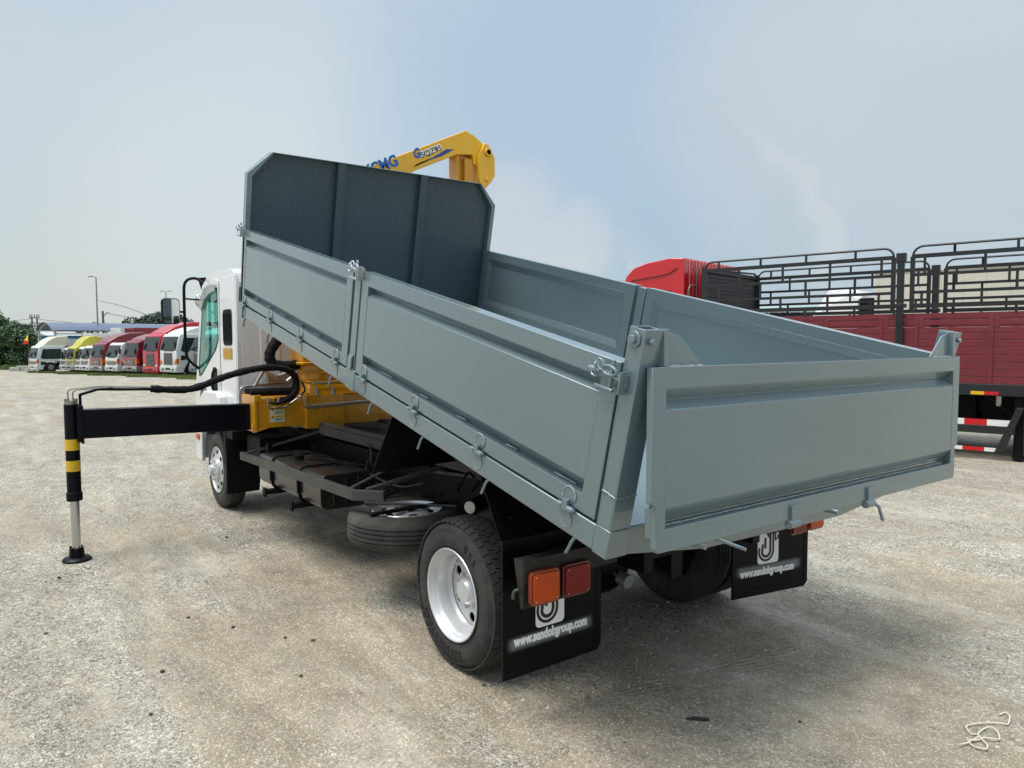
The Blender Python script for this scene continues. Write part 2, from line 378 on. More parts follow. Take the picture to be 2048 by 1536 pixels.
def ground_mat():
    m = bpy.data.materials.new('gravel_yard'); m.use_nodes = True; t = m.node_tree; b = t.nodes['Principled BSDF']
    tcn = t.nodes.new('ShaderNodeTexCoord'); G = tcn.outputs['Object']
    def lk(a, b2): t.links.new(a, b2)
    def ns(scale, det=5, rg=.6, sc3=None, rot=0):
        n = t.nodes.new('ShaderNodeTexNoise'); n.inputs['Scale'].default_value = scale; n.inputs['Detail'].default_value = det; n.inputs['Roughness'].default_value = rg
        mp = t.nodes.new('ShaderNodeMapping'); lk(G, mp.inputs[0]); mp.inputs['Rotation'].default_value = (0, 0, rot)
        if sc3: mp.inputs['Scale'].default_value = sc3
        lk(mp.outputs[0], n.inputs[0]); return n.outputs['Fac']
    def vor(scale, feat='F1'):
        n = t.nodes.new('ShaderNodeTexVoronoi'); n.feature = feat; n.inputs['Scale'].default_value = scale; lk(G, n.inputs[0]); return n
    def mr(v, a, b2, c=0, d=1, sm=True):
        n = t.nodes.new('ShaderNodeMapRange'); n.interpolation_type = 'SMOOTHSTEP' if sm else 'LINEAR'; lk(v, n.inputs[0])
        for i, q in enumerate((a, b2, c, d)): n.inputs[i+1].default_value = q
        return n.outputs[0]
    def ma(op, a, b2, cl=False):
        n = t.nodes.new('ShaderNodeMath'); n.operation = op; n.use_clamp = cl
        for i, v in enumerate((a, b2)):
            if isinstance(v, (int, float)): n.inputs[i].default_value = v
            else: lk(v, n.inputs[i])
        return n.outputs[0]
    def mx(f, a, c, mode='MIX'):
        n = t.nodes.new('ShaderNodeMix'); n.data_type = 'RGBA'; n.blend_type = mode
        if isinstance(f, (int, float)): n.inputs[0].default_value = f
        else: lk(f, n.inputs[0])
        for i, v in ((6, a), (7, c)):
            if isinstance(v, tuple): n.inputs[i].default_value = (*v, 1)
            else: lk(v, n.inputs[i])
        return n.outputs[2]
    def ell(cx, cy, ax, ay, rot):
        mp = t.nodes.new('ShaderNodeMapping'); mp.vector_type = 'TEXTURE'; lk(G, mp.inputs[0])
        mp.inputs['Location'].default_value = (cx, cy, 0); mp.inputs['Rotation'].default_value = (0, 0, R(rot)); mp.inputs['Scale'].default_value = (ax, ay, 1)
        sp = t.nodes.new('ShaderNodeSeparateXYZ'); lk(mp.outputs[0], sp.inputs[0])
        r2 = ma('ADD', ma('POWER', ma('ABSOLUTE', sp.outputs[0], 0), 2.0), ma('POWER', ma('ABSOLUTE', sp.outputs[1], 0), 2.0))
        return mr(r2, .25, 1.3, 1, 0)
    # compacted dirt showing through between the drifts of loose stone
    big = ns(.55, 6, .62); mid = ns(2.1, 6, .65)
    bands = ns(1.0, 5, .6, (2.2, .35, 1), R(12))
    dirt = ma('ADD', ma('MULTIPLY', big, .5), ma('ADD', ma('MULTIPLY', mid, .25), ma('MULTIPLY', bands, .45)))
    patch = ma('MAXIMUM', ell(-1.55, 1.0, .85, 3.4, 4), ell(.9, -.7, 2.6, .42, -12))
    patch = ma('MAXIMUM', patch, ell(-.3, -1.25, 1.1, .5, 15))
    patch = ma('MAXIMUM', patch, ell(.1, 1.9, 1.5, 4.4, 0))
    patch = ma('MAXIMUM', patch, ma('MULTIPLY', ell(5.2, .2, 2.8, .8, -12), .55))
    strk = ns(1.0, 6, .65, (3.2, .28, 1), R(-4))
    dirt = ma('ADD', dirt, ma('MULTIPLY', patch, .10)); dirt = ma('ADD', dirt, ma('MULTIPLY', ma('SUBTRACT', strk, .5), .45)); dirt = ma('ADD', dirt, ma('MULTIPLY', ma('SUBTRACT', ns(11, 4, .7), .5), .22))
    dm = mr(dirt, .57, .74)
    v1 = vor(125); v2 = vor(62); v3 = vor(330)
    cs = t.nodes.new('ShaderNodeSeparateColor'); lk(v1.outputs['Color'], cs.inputs[0])
    cs2 = t.nodes.new('ShaderNodeSeparateColor'); lk(v2.outputs['Color'], cs2.inputs[0])
    cs3 = t.nodes.new('ShaderNodeSeparateColor'); lk(v3.outputs['Color'], cs3.inputs[0])
    gcol = mx(mr(cs.outputs[0], .0, 1), (.235, .212, .172), (.62, .575, .485))
    gcol = mx(mr(cs2.outputs[0], .82, .88), gcol, (.70, .66, .57))
    gcol = mx(mr(cs2.outputs[1], .90, .94), gcol, (.17, .155, .13))
    gcol = mx(ma('MULTIPLY', mr(v1.outputs['Distance'], .35, .62), .55), gcol, (.13, .118, .095))
    fine = mx(mr(cs3.outputs[0], 0, 1), (.185, .148, .102), (.36, .30, .218))
    fine = mx(mr(cs.outputs[1], .86, .92), fine, (.52, .48, .40))
    col = mx(ma('MULTIPLY', dm, .85), gcol, fine)
    tint = mr(ns(.23, 5, .6), .35, .7)
    col = mx(ma('MULTIPLY', tint, .25), col, (.34, .28, .20))
    pale = mr(ns(.9, 6, .6, (1.6, .5, 1), R(-8)), .5, .72)
    col = mx(ma('MULTIPLY', pale, .28), col, (.66, .62, .53))
    pink = mr(ns(1.4, 4, .5), .58, .72)
    col = mx(ma('MULTIPLY', pink, .22), col, (.36, .27, .225))
    drk = mr(ns(3.5, 6, .7), .60, .74)
    col = mx(ma('MULTIPLY', drk, .6), col, (.20, .165, .125))
    vz = t.nodes.new('ShaderNodeVectorMath'); vz.operation = 'SCALE'; lk(col, vz.inputs[0])
    val = ma('ADD', mr(ns(1.1, 7, .68, (1.7, .6, 1), R(10)), .30, .70, -.17, .13), mr(ns(5.5, 6, .7), .3, .7, .87, 1.12)); lk(val, vz.inputs['Scale']); col = vz.outputs[0]
    # grass verge under the row of parked trucks is its own object; the verge's soil is darker
    lk(col, b.inputs['Base Color']); b.inputs['Roughness'].default_value = .95; b.inputs['Specular IOR Level'].default_value = .15
    h = ma('ADD', ma('MULTIPLY', ma('SUBTRACT', 1.0, v1.outputs['Distance']), mr(dm, 0, 1, .8, .25)), ma('MULTIPLY', ns(9, 5, .6), .9))
    h = ma('ADD', h, ma('MULTIPLY', ma('SUBTRACT', 1.0, v2.outputs['Distance']), mr(dm, 0, 1, .6, .1)))
    def track(cx, cy, ax, ay, rot):
        mk = ell(cx, cy, ax, ay, rot); wv = t.nodes.new('ShaderNodeTexWave'); wv.wave_type = 'BANDS'; wv.bands_direction = 'Y'; wv.wave_profile = 'TRI'
        mp = t.nodes.new('ShaderNodeMapping'); lk(G, mp.inputs[0]); mp.inputs['Rotation'].default_value = (0, 0, R(-rot)); lk(mp.outputs[0], wv.inputs[0])
        wv.inputs['Scale'].default_value = 9; wv.inputs['Distortion'].default_value = 2.2; wv.inputs['Detail'].default_value = 2; wv.inputs['Detail Scale'].default_value = 3
        return ma('MULTIPLY', ma('MULTIPLY', wv.outputs['Fac'], mk), mr(mid, .35, .6))
    trk = ma('MAXIMUM', track(-1.95, .9, .13, 3.2, 5), track(-1.35, .6, .13, 2.6, 7))
    trk = ma('MAXIMUM', trk, track(1.6, -1.0, 2.6, .13, -14))
    trk = ma('MAXIMUM', trk, track(-3.1, 4.4, .14, 3.0, 24))
    h = ma('ADD', h, ma('MULTIPLY', trk, .9))
    bn = t.nodes.new('ShaderNodeBump'); bn.inputs['Strength'].default_value = 1.0; bn.inputs['Distance'].default_value = .007
    h2 = t.nodes.new('ShaderNodeBump'); h2.inputs['Strength'].default_value = .9; h2.inputs['Distance'].default_value = .07
    lk(ns(1.6, 5, .6, (1.8, .7, 1), R(12)), h2.inputs['Height']); lk(h, bn.inputs['Height']); lk(h2.outputs[0], bn.inputs['Normal']); lk(bn.outputs[0], b.inputs['Normal'])
    return m
def mkground():
    # axes follow the view direction only so the gentle fall of the yard is sampled finely
    us = [-60, -20, -5, 0]+[.8+i*.055 for i in range(236)]+[18, 25, 33, 41, 48, 58, 68, 80, 95, 110, 200, 600, 1500]
    vs_ = [-1500, -400, -120, -60, -30, -16]+[-10+i*.055 for i in range(364)]+[16, 30, 60, 120, 400, 1500]
    V = []; Fc = []
    for u in us:
        for v in vs_:
            p = Vector((CAM.x, CAM.y, 0))+FH*u+RH*v; V.append((p.x, p.y, gh(p.x, p.y) if -5 < u < 15 and abs(v) < 12 else gz(p.x, p.y)))
    k = len(vs_)
    for i in range(len(us)-1):
        for j in range(k-1): Fc.append((i*k+j, (i+1)*k+j, (i+1)*k+j+1, i*k+j+1))
    mb = MB(); mb.add(V, Fc); o = mb.build('ground', ground_mat(), recalc=False)
    if o.data.polygons[0].normal.z < 0: o.data.flip_normals()
    tag(o, kind='structure')
mkground()
# ------------------------------------------------------------------ the tipper truck with crane
truck = thing('tipper_truck', 'white cab tipper truck with raised grey bed, hanging tailgate and yellow crane', 'truck', (0, 2.5, 0))
NE = 2.5
def torus(mb, c, a, b, r, t, n=12, m=5):
    """oval ring: a, b = half-axis vectors"""
    a, b = Vector(a), Vector(b); c = Vector(c)
    pts = [tuple(c+a*math.cos(2*math.pi*i/n)+b*math.sin(2*math.pi*i/n)) for i in range(n+1)]
    mb.tube(pts, t, m)
# --- bed: floor, sills, posts
b = MB(BT); b.box(-1.14, 1.14, .012, 4.45, .094, .104)
for x in (-.42, .42): b.box(x-.05, x+.05, .25, 4.4, -.13, .0)
b.box(-1.13, 1.13, .1, .16, .0, .09)
for i in range(11): u = .45+i*.39; b.box(-1.13, 1.13, u, u+.05, .0, .09)
b.build('bed_floor', GREY, truck, bevel=.003)
b = MB(BT)
b.plate([(-1.14, .1), (-1.14, .004), (-.63, -.068), (.40, -.088), (.63, -.062), (1.14, .004), (1.14, .1)], 'y', .002, .012)
b.box(-1.14, 1.14, .012, .06, .082, .094)
weld(b, (-1.1, .0, .104), (1.1, .0, .104), .004)
b.build('rear_sill', GREY, truck, bevel=.002)
for s in (-1, 1):
    b = MB(BT)
    x0, x1 = sorted((s*BH, s*(BH-.06)))
    b.box(x0, x1, .075, 2.19, 0, .1); b.box(x0, x1, 2.19, 2.335, -.008, .1) if 0 else b.box(x0, x1, 2.19, BL+.02, 0, .1)
    sill = b.build('side_sill', GREY, truck, bevel=.005)
    b = MB(BT)
    e = .003
    x0, x1 = sorted((s*(BH+e), s*(BH-.105)))
    b.box(x0, x1, -.004, .074, -.004, .106)
    b.build('corner_block', GREY, truck, bevel=.004)
    # rear corner post: open box section
    x0, x1 = sorted((s*BH, s*(BH-.10)))
    b = MB(BT); t = .006
    b.box(x0, x1, 0, t, .107, .84); b.box(x0, x1, .074-t, .074, .107, .84)
    b.box(x0, x0+t, t, .074-t, .107, .84); b.box(x1-t, x1, t, .074-t, .107, .838)
    weld(b, (s*(BH+.001), .002, .232), (s*(BH+.001), .07, .240), .006); weld(b, (s*BH, -.001, .232), (s*(BH-.1), -.001, .236), .005)
    post = b.build('corner_post', GREY, truck, bevel=.003)
    b = MB(BT)
    b.cyl((s*BH, .042, .80), (s*(BH+.008), .042, .80), .029, n=24); b.cyl((s*(BH+.008), .042, .80), (s*(BH+.02), .042, .80), .016, n=6)
    b.cyl((s*(BH-.03), 0, .80), (s*(BH-.03), -.018, .80), .013, n=6)
    b.build('pivot_bolt', GREY, post, bevel=.002)
    # middle post and front post
    x0, x1 = sorted((s*(BH-.002), s*(BH-.06)))
    b = MB(BT); b.box(x0, x1, 2.222, 2.298, .102, .700); 
    x2, x3 = sorted((s*(BH+.004), s*(BH-.05)))
    b.box(x2, x3, 2.196, 2.318, -.006, .118); 
    b.add([(s*(BH+.001), 2.235, .21), (s*(BH+.014), 2.235, .19), (s*(BH+.014), 2.235, .12), (s*(BH+.001), 2.235, .12),
           (s*(BH+.001), 2.285, .21), (s*(BH+.014), 2.285, .19), (s*(BH+.014), 2.285, .12), (s*(BH+.001), 2.285, .12)],
          [(0, 1, 2, 3), (7, 6, 5, 4), (0, 4, 5, 1), (1, 5, 6, 2), (2, 6, 7, 3), (3, 7, 4, 0)])
    b.build('middle_post', GREY, truck, bevel=.004)
    b = MB(BT); x2, x3 = sorted((s*(BH+.012), s*(BH-.03)))
    b.plate([(4.40, -.006), (4.53, -.006), (4.53, .235), (4.508, .235), (4.508, .11), (4.40, .11)], 'x', x2, x3)
    b.build('corner_bracket', GREY, truck, bevel=.003)
    # rope hooks under the sill
    if s < 0:
        for u in (4.377, 3.774, 2.552, 1.964, 1.371, .78, .187):
            b = MB(BT); X = -BH+.012
            b.tube(spline([(X+.015, u-.006, .006), (X, u-.004, -.004), (X-.008, u+.002, -.022), (X-.008, u+.012, -.05), (X-.008, u+.024, -.078)], 4), .0070, 8)
            b.build('rope_hook', GREY, sill)
# --- drop sides
def side_panel(s, u0, u1, hinges):
    b = MB(BT); w0, w1 = .113, .708; th = .072
    def X(d): return s*(BH-d)
    def bx(d0, d1, a, c, e, f): x0, x1 = sorted((X(d0), X(d1))); b.box(x0, x1, a, c, e, f)
    st = .085; a, c = u0+st, u1-st
    b.plate([(u0, w0), (u1, w0), (u1, w1), (u0, w1)], 'x', *sorted((X(0), X(th))), [[(a, .182), (c, .182), (c, .634), (a, .634)]])
    # pressed plate: slot under the top rail, sloping shelf above the bottom rail
    pr = [(.045, .182), (.044, .189), (.0015, .240), (.0015, .578), (.042, .603), (.012, .634), (.050, .634), (.050, .182)]
    b.plate([(X(d), w) for d, w in pr], 'y', a, c) if 0 else b.add(
        [(X(d), a, w) for d, w in pr]+[(X(d), c, w) for d, w in pr],
        [tuple(range(8)), tuple(range(15, 7, -1))]+[(i, (i+1) % 8, (i+1) % 8+8, i+8) for i in range(8)])
    # sloping border of the recess on the inner face
    for (p, q, r_) in (((th, .634), (.0505, .634), (.0505, .575)), ((th, .182), (.0505, .182), (.0505, .240))):
        b.add([(X(d), a, w) for d, w in (p, q, r_)]+[(X(d), c, w) for d, w in (p, q, r_)],
              [(0, 1, 2), (5, 4, 3), (0, 1, 4, 3), (1, 2, 5, 4), (2, 0, 3, 5)])
    for (uu, k) in ((a, 1), (c, -1)):
        b.add([(X(th), uu, .184), (X(.0507), uu, .184), (X(.0507), uu+k*.05, .184), (X(th), uu, .632), (X(.0507), uu, .632), (X(.0507), uu+k*.05, .632)],
              [(0, 1, 2), (5, 4, 3), (0, 1, 4, 3), (1, 2, 5, 4), (2, 0, 3, 5)])
    pan = b.build('side_panel', GREY, truck, bevel=.003, ang=14)
    if s < 0:
        b = MB(BT)
        k = int((c-a)/.33)
        for i in range(k):
            t0 = a+.05+i*(c-a)/k+random.uniform(0, .06); weld(b, (X(.035), t0, .1885), (X(.027), t0+random.uniform(.05, .13), .1885), .0028)
        for uu in (a-.004, c+.004):
            for i in range(5):
                t0 = .25+i*.066; weld(b, (X(-.0002), uu, t0), (X(-.0002), uu+.001, t0+.045), .0014)
        b.build('weld_seam', WELD, pan)
        for u in hinges:
            b = MB(BT); b.mi = 0
            b.cyl((X(-.012), u-.045, .104), (X(-.012), u-.012, .104), .0125); b.cyl((X(-.012), u+.02, .104), (X(-.012), u+.044, .104), .0115)
            b.cyl((X(-.012), u-.052, .104), (X(-.012), u-.045, .104), .0085); b.cyl((X(-.012), u+.044, .104), (X(-.012), u+.052, .104), .0075)
            b.box(X(-.020), X(-.001), u-.012, u+.02, .094, .136)
            b.cyl((X(-.001), u, .15), (X(-.0025), u, .15), .034, n=20); b.cyl((X(-.001), u-.005, .055), (X(-.0025), u-.005, .055), .03, n=20)
            b.mi = 1
            torus_pts = [(X(-.003), u+.036*math.cos(q), .15+.036*math.sin(q)) for q in [R(-25+i*14) for i in range(17)]]
            b.tube(torus_pts, [.0035*random.uniform(.7, 1.25) for _ in torus_pts], 6)
            torus_pts = [(X(-.002), u-.005+.031*math.cos(q), .055-.031*math.sin(q)) for q in [R(10+i*11) for i in range(15)]]
            b.tube(torus_pts, [.002*random.uniform(.6, 1.2) for _ in torus_pts], 6)
            b.build('hinge', [GREY, WELD], pan, bevel=.0015)
    return pan
PF = side_panel(-1, 2.325, 4.492, (4.38, 3.723, 3.092, 2.477)); PR = side_panel(-1, .088, 2.197, (2.075, 1.465, .856, .235))
side_panel(1, 2.325, 4.44, ()); side_panel(1, .088, 2.197, ())
def latch(u, w, par, k=1.0, s=-1):
    b = MB(BT); X = lambda d: s*(BH+d)
    b.cyl((X(.016), u-.075*k, w), (X(.016), u+.085*k, w), .0145); b.cyl((X(.016), u+.085*k, w), (X(.016), u+.10*k, w), .010)
    b.box(*sorted((X(-.004), X(.018))), u-.09*k, u-.065*k, w-.03, w+.02)
    b.tube([(X(.028), u-.03, w+.06), (X(.028), u-.03, w-.055)], .008); b.tube([(X(.036), u-.055, w-.045), (X(.036), u+.035, w-.045)], .0075)
    torus(b, (X(.032), u-.02, w+.02), (0, .035, 0), (0, 0, .016), 0, .006)
    torus(b, (X(.03), u+.03, w+.03), (0, .018, .012), (.006, 0, .012), 0, .0045)
    torus(b, (X(.034), u+.045, w+.015), (0, .006, .02), (.01, .006, 0), 0, .0045)
    torus(b, (X(.03), u+.05, w-.005), (0, .018, .0), (.004, 0, .012), 0, .0045)
    b.box(*sorted((X(.005), X(.04))), u-.085*k, u-.078*k, w-.05, w+.03)
    b.build('latch', GREY if u < 2 else STEEL, par, bevel=.001)
latch(.125, .655, PR); latch(2.25, .705, PF, .8); latch(4.50, .700, PF, .7)
# --- headboard
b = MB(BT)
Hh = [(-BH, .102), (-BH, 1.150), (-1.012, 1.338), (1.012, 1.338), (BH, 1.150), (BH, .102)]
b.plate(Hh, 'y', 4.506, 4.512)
hb = b.build('headboard', GREY_SHADED, truck)
b = MB(BT)
hole = [(-BH+.04, .14), (-BH+.04, 1.132), (-.998, 1.331), (.998, 1.331), (BH-.04, 1.132), (BH-.04, .14)]
b.plate(Hh, 'y', 4.45, 4.5055, [hole])
b.build('headboard_frame', GREY, hb, bevel=.002)
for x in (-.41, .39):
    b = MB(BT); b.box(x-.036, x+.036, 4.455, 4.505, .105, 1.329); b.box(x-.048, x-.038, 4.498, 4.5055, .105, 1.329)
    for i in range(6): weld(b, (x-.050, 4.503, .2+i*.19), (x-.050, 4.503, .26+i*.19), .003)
    b.build('rib', GREY_SHADED, hb, bevel=.005)
# --- tailgate, hanging plumb from its top pivots
b = MB(); Y0 = -1.245; D_ = .026
def bx(x0, x1, z0, z1, d0=0, d1=D_): b.box(x0, x1, Y0+d0, Y0+d1, z0, z1)
b.plate([(-1.17, 1.628), (-1.17, 1.163), (-1.148, 1.150), (-1.148, 1.0), (-1.135, .985), (1.145, .985), (1.158, 1.0), (1.158, 1.150), (1.182, 1.163), (1.182, 1.628)], 'y', Y0, Y0+D_,
        [[(-1.10, 1.066), (1.112, 1.066), (1.112, 1.553), (-1.10, 1.553)]])
pr = [(.045, 1.066), (.044, 1.076), (.0015, 1.140), (.0015, 1.478), (.042, 1.512), (.012, 1.553), (.052, 1.553), (.052, 1.066)]
b.add([(-1.10, Y0+d, z) for d, z in pr]+[(1.112, Y0+d, z) for d, z in pr],
      [tuple(range(8)), tuple(range(15, 7, -1))]+[(i, (i+1) % 8, (i+1) % 8+8, i+8) for i in range(8)])
b.box(-1.12, 1.13, Y0+.053, Y0+.058, 1.03, 1.60); b.box(-1.14, -1.1005, Y0+D_+.0005, Y0+.0525, 1.15, 1.57); b.box(1.1125, 1.15, Y0+D_+.0005, Y0+.0525, 1.05, 1.57); b.box(-1.10, 1.112, Y0+D_+.0005, Y0+.0525, 1.5535, 1.60); b.box(-1.140, -1.10, Y0+D_+.001, Y0+.060, 1.03, 1.135)
tg = b.build('tailgate', GREY, truck, bevel=.004, ang=14)
b = MB()
weld(b, (-1.07, Y0+.034, 1.0685), (1.09, Y0+.034, 1.0685), .0042)
weld(b, (-1.10, Y0+.01, 1.629), (-.9, Y0+.01, 1.629), .005); weld(b, (.9, Y0+.01, 1.629), (1.1, Y0+.01, 1.629), .005)
b.build('weld_seam', WELD, tg)
for s in (-1, 1):
    b = MB(); o = 0 if s < 0 else .008
    b.plate([(s*1.088+o, 1.629), (s*1.088+o, 1.752), (s*1.008+o, 1.734), (s*.885+o, 1.629)], 'y', Y0+.022, Y0+.030)
    x0, x1 = sorted((s*1.112+o, s*1.089+o)); b.box(x0, x1, Y0-.0, Y0+.075, 1.629, 1.758)
    x0, x1 = sorted((s*1.20+o, s*1.112+o)) 
    b.box(min(x0, x1), max(x0, x1), Y0+.04, Y0+.05, 1.70, 1.757)
    b.build('hinge_arm', GREY, tg, bevel=.002)
for x in (-.33, .275):
    b = MB(); b.box(x-.022, x+.022, Y0-.012, Y0, .98, 1.045); b.cyl((x-.035, Y0-.002, .968), (x+.035, Y0-.002, .968), .018, n=16)
    b.build('latch_lug', GREY, tg, bevel=.0015)
for x in (-.74, -.62, .22, .33):
    b = MB()
    if x in (-.62, .33): b.tube([(x-.02, Y0+.19, .93), (x+.02, Y0+.03, .90)] if x < 0 else [(x-.02, Y0+.03, .985), (x, Y0-.02, .95), (x+.02, Y0-.03, .885)], .0075)
    else: b.cyl((x, Y0+.19, .915), (x+.01, Y0+.12, .912), .012)
    b.build('lock_pin', GREY, truck)
# --- chassis
b = MB()
for s in (-1, 1):
    b.box(s*.40-.005 if s > 0 else -.46, .46 if s > 0 else -.40, -.55, 5.3, .60, .84)
    x0, x1 = sorted((s*.395, s*.465))
    b.box(x0, x1, -.3, 3.44, .86, .95)
    for i in range(26):
        y = -.35+i*.21; b.cyl((s*.46, y, .66+.11*(i % 2)), (s*.468, y, .66+.11*(i % 2)), .009, n=8)
for y in (-.5, .6, 1.9, 3.1, 4.4): b.box(-.40, .40, y, y+.08, .64, .82)
b.build('chassis_frame', BLACKP, truck, bevel=.003)
b = MB(); b.box(-.485, -.425, .55, 3.44, .951, .975); b.box(-.49, -.468, .55, 3.44, .87, .95)
b.build('subframe_rail', RAIL, truck, bevel=.004)
b = MB(); b.tube([(-.2, 2.5, .75), (-.1, 1.3, 1.05)], .07, 16); b.tube([(-.1, 1.3, 1.05), (-.05, .75, 1.2)], .045, 16)
for x in (-.3, .3): b.plate([(.4, .95), (1.5, .95), (1.1, 1.36), (.7, 1.27)], 'x', x-.015, x+.015)
b.build('tipping_ram', BLACKP, truck)
b = MB(); b.cyl((-.8, .26, .395), (.8, .26, .395), .065, n=20); b.ico((0, .26, .39), .19, 3, 0, (1, 1, 1.05)); b.cyl((0, .3, .42), (0, 2.8, .62), .045)
b.build('rear_axle', BLACKP, truck)
b = MB(); b.cyl((-.85, 4.88, .36), (.85, 4.88, .36), .05, n=12); b.build('front_axle', BLACKP, truck)
b = MB(); b.plate(rrect(-.36, .34, .40, .66, .09), 'y', 1.2, 3.3); b.build('underframe_filler', BLACKP, truck)  # invented dark box, added under the frame to block light and view
b = MB(); b.plate(rrect(.50, 1.0, .42, .78, .05), 'y', 1.0, 3.3); b.build('side_filler', BLACKP, truck)  # invented box on the right side, added to block light under the truck
b = MB(); b.box(-.40, .40, -.2, 4.2, .84, .86); b.build('frame_cover', BLACKP, truck)
for s in (-1, 1):
    b = MB()
    for i in range(5):
        z = .44+i*.018; l = .65-i*.07
        b.tube([(s*.5, .26-l, z+.10-i*.02+.03), (s*.5, .26, z+.0), (s*.5, .26+l, z+.10-i*.02+.03)], .012, 6)
    b.build('leaf_spring', BLACKP, truck)
b = MB(); b.cyl((-.66, .66, .73), (-.38, .80, .74), .045, n=18); b.mi = 1; b.cyl((-.668, .656, .73), (-.66, .66, .73), .038, n=18)
b.mi = 0; b.tube(spline([(-.5, .62, .8), (-.56, .7, .86), (-.62, .72, .80)], 5), .008); b.tube(spline([(-.47, .9, .84), (-.55, .85, .9), (-.66, .8, .80)], 5), .007)
b.build('air_tank', [BLACKP, ALU], truck, bevel=.004)
b = MB(); b.tube([(-.47, 1.45, .81), (-.47, .75, .865), (-.47, .4, .86)], .014); b.tube(spline([(-.47, 3.2, .93), (-.47, 2.6, .91), (-.5, 2.35, .88), (-.52, 2.3, .74)], 5), .008)
b.tube(spline([(-.47, 2.4, .80), (-.6, 2.2, .72), (-.55, 1.8, .66), (-.5, 1.5, .72)], 6), .007)
b.tube([(-.5, 1.9, .60), (-.9, 1.6, .62), (-.48, 1.1, .63)], .010); b.tube([(-.95, 1.95, .62), (-.5, 1.75, .86)], .010)
b.build('brake_pipe', RAIL, truck)
b = MB(); b.box(-.93, -.55, 3.75, 4.15, .60, .83); b.box(-.9, -.5, 3.62, 3.7, .52, .8)
b.build('battery_box', BLKPL, truck, bevel=.012)
# fuel tank
b = MB(); P = rrect(-1.0, -.56, .475, .735, .055, 5); b.plate(P, 'y', 2.14, 3.56); 
for x in (-.9, -.8, -.7): b.plate(rrect(x-.006, x+.006, .50, .70, .004, 2), 'y', 2.132, 2.14)
ft = b.build('fuel_tank', mat('fuel_tank_paint', (.016, .0155, .015), .27, 0, .25, dirt=((.07, .065, .055), 3, .35)), truck, bevel=.012, seg=3)
for y in (2.56, 3.20):
    b = MB(); Q = rrect(-1.006, -.554, .469, .741, .06, 5); pts = [(p[0], y, p[1]) for p in Q]+[(Q[0][0], y, Q[0][1])]
    b.tube(pts, .0095, 6); b.tube([(-1.012, y, .54), (-1.012, y, .64)], .014); b.build('tank_strap', BLKPL, ft)
    b = MB(); b.box(-1.06, -.45, y-.035, y+.035, .43, .468); b.box(-1.08, -1.06, y-.03, y+.03, .41, .485); b.build('tank_bracket', BLKPL, ft, bevel=.003)
b = MB(); b.cyl((-.86, 2.95, .735), (-.86, 2.95, .775), .04, n=20); b.tube(spline([(-.8, 2.9, .745), (-.7, 2.6, .76), (-.62, 2.4, .75), (-.58, 2.3, .80)], 5), .009)
b.tube(spline([(-.7, 3.1, .75), (-.66, 2.8, .76), (-.72, 2.5, .755), (-.6, 2.25, .76)], 5), .007); b.plate([(2.92, .74), (3.05, .74), (3.05, .80)], 'x', -.87, -.83)
b.build('filler_cap', BLKPL, ft)
# side guard rail
def beam(mb, p0, p1, h, w_):
    a, c = Vector(p0), Vector(p1); t = (c-a).normalized(); sd_ = Vector((0, 0, 1)).cross(t).normalized()*w_/2; up_ = t.cross(sd_).normalized()*h/2
    vs = []
    for p in (a, c):
        for (i, j) in ((-1, -1), (1, -1), (1, 1), (-1, 1)): vs.append(tuple(p+sd_*i+up_*j))
    mb.add(vs, [(0, 3, 2, 1), (4, 5, 6, 7), (0, 1, 5, 4), (1, 2, 6, 5), (2, 3, 7, 6), (3, 0, 4, 7)])
b = MB()
beam(b, (-1.09, 3.76, .69), (-1.055, 1.42, .725), .068, .036); beam(b, (-1.062, 1.43, .725), (-.93, 1.24, .733), .0675, .0355)
beam(b, (-1.085, 3.742, .70), (-.44, 3.44, .905), .024, .03); b.tube([(-1.0, 1.36, .76), (-.44, 1.27, .875)], .017, 12)
sg = b.build('side_guard', RAIL, truck, bevel=.003)
# spare wheel slung under the frame
def tyre(mb, cx, cy, cz, wd=.205, ro=.395, rb=.230, grooves=4, ax='x', flip=1, n=72):
    h = wd; pr = [(.018, rb), (.006, rb+.012), (-.004, rb+.05), (-.006, (rb+ro)/2+.01), (.003, ro-.045), (.012, ro-.022), (.028, ro-.006)]
    tr = []
    g = h-.056
    for i in range(grooves):
        c = .028+g*(i+1)/(grooves+1); tr += [(c-.006, ro), (c-.003, ro-.010), (c+.003, ro-.010), (c+.006, ro)]
    pr2 = [(h-a, r) for a, r in reversed(pr)]
    pr = pr+tr+pr2+[(h*.7, rb-.012), (h*.3, rb-.012)]
    mb.lathe([(a*flip, r) for a, r in pr], (cx, cy, cz), ax, n)
wh = thing_child = bpy.data.objects.new('spare_wheel', None); COL.objects.link(wh); wh.parent = truck; wh['_w'] = truck['_w']
SC = (-.705, 1.36, .60)
b = MB(); tyre(b, *SC, wd=.20, ax='z', flip=-1); b.build('tyre', RUBBER2, wh)
b = MB()
b.lathe([(-.004, .236), (.002, .230), (-.012, .222), (-.03, .214), (-.045, .206), (-.055, .195), (-.02, .165), (.0, .13), (.0, .09), (-.012, .085), (-.012, .0), (-.02, .0), (-.02, .09), (-.03, .16), (-.07, .2), (-.05, .24)], SC, 'z', 60, False)
b.mi = 1
for i in range(6):
    a = R(60*i+15); c = (SC[0]+.155*math.cos(a), SC[1]+.155*math.sin(a), SC[2]); b.ico((c[0], c[1], c[2]-.012), .03, 2, 0, (1, 1, .18))
b.cyl((SC[0], SC[1], SC[2]-.014), (SC[0], SC[1], SC[2]+.004), .05, n=20)
b.mi = 0
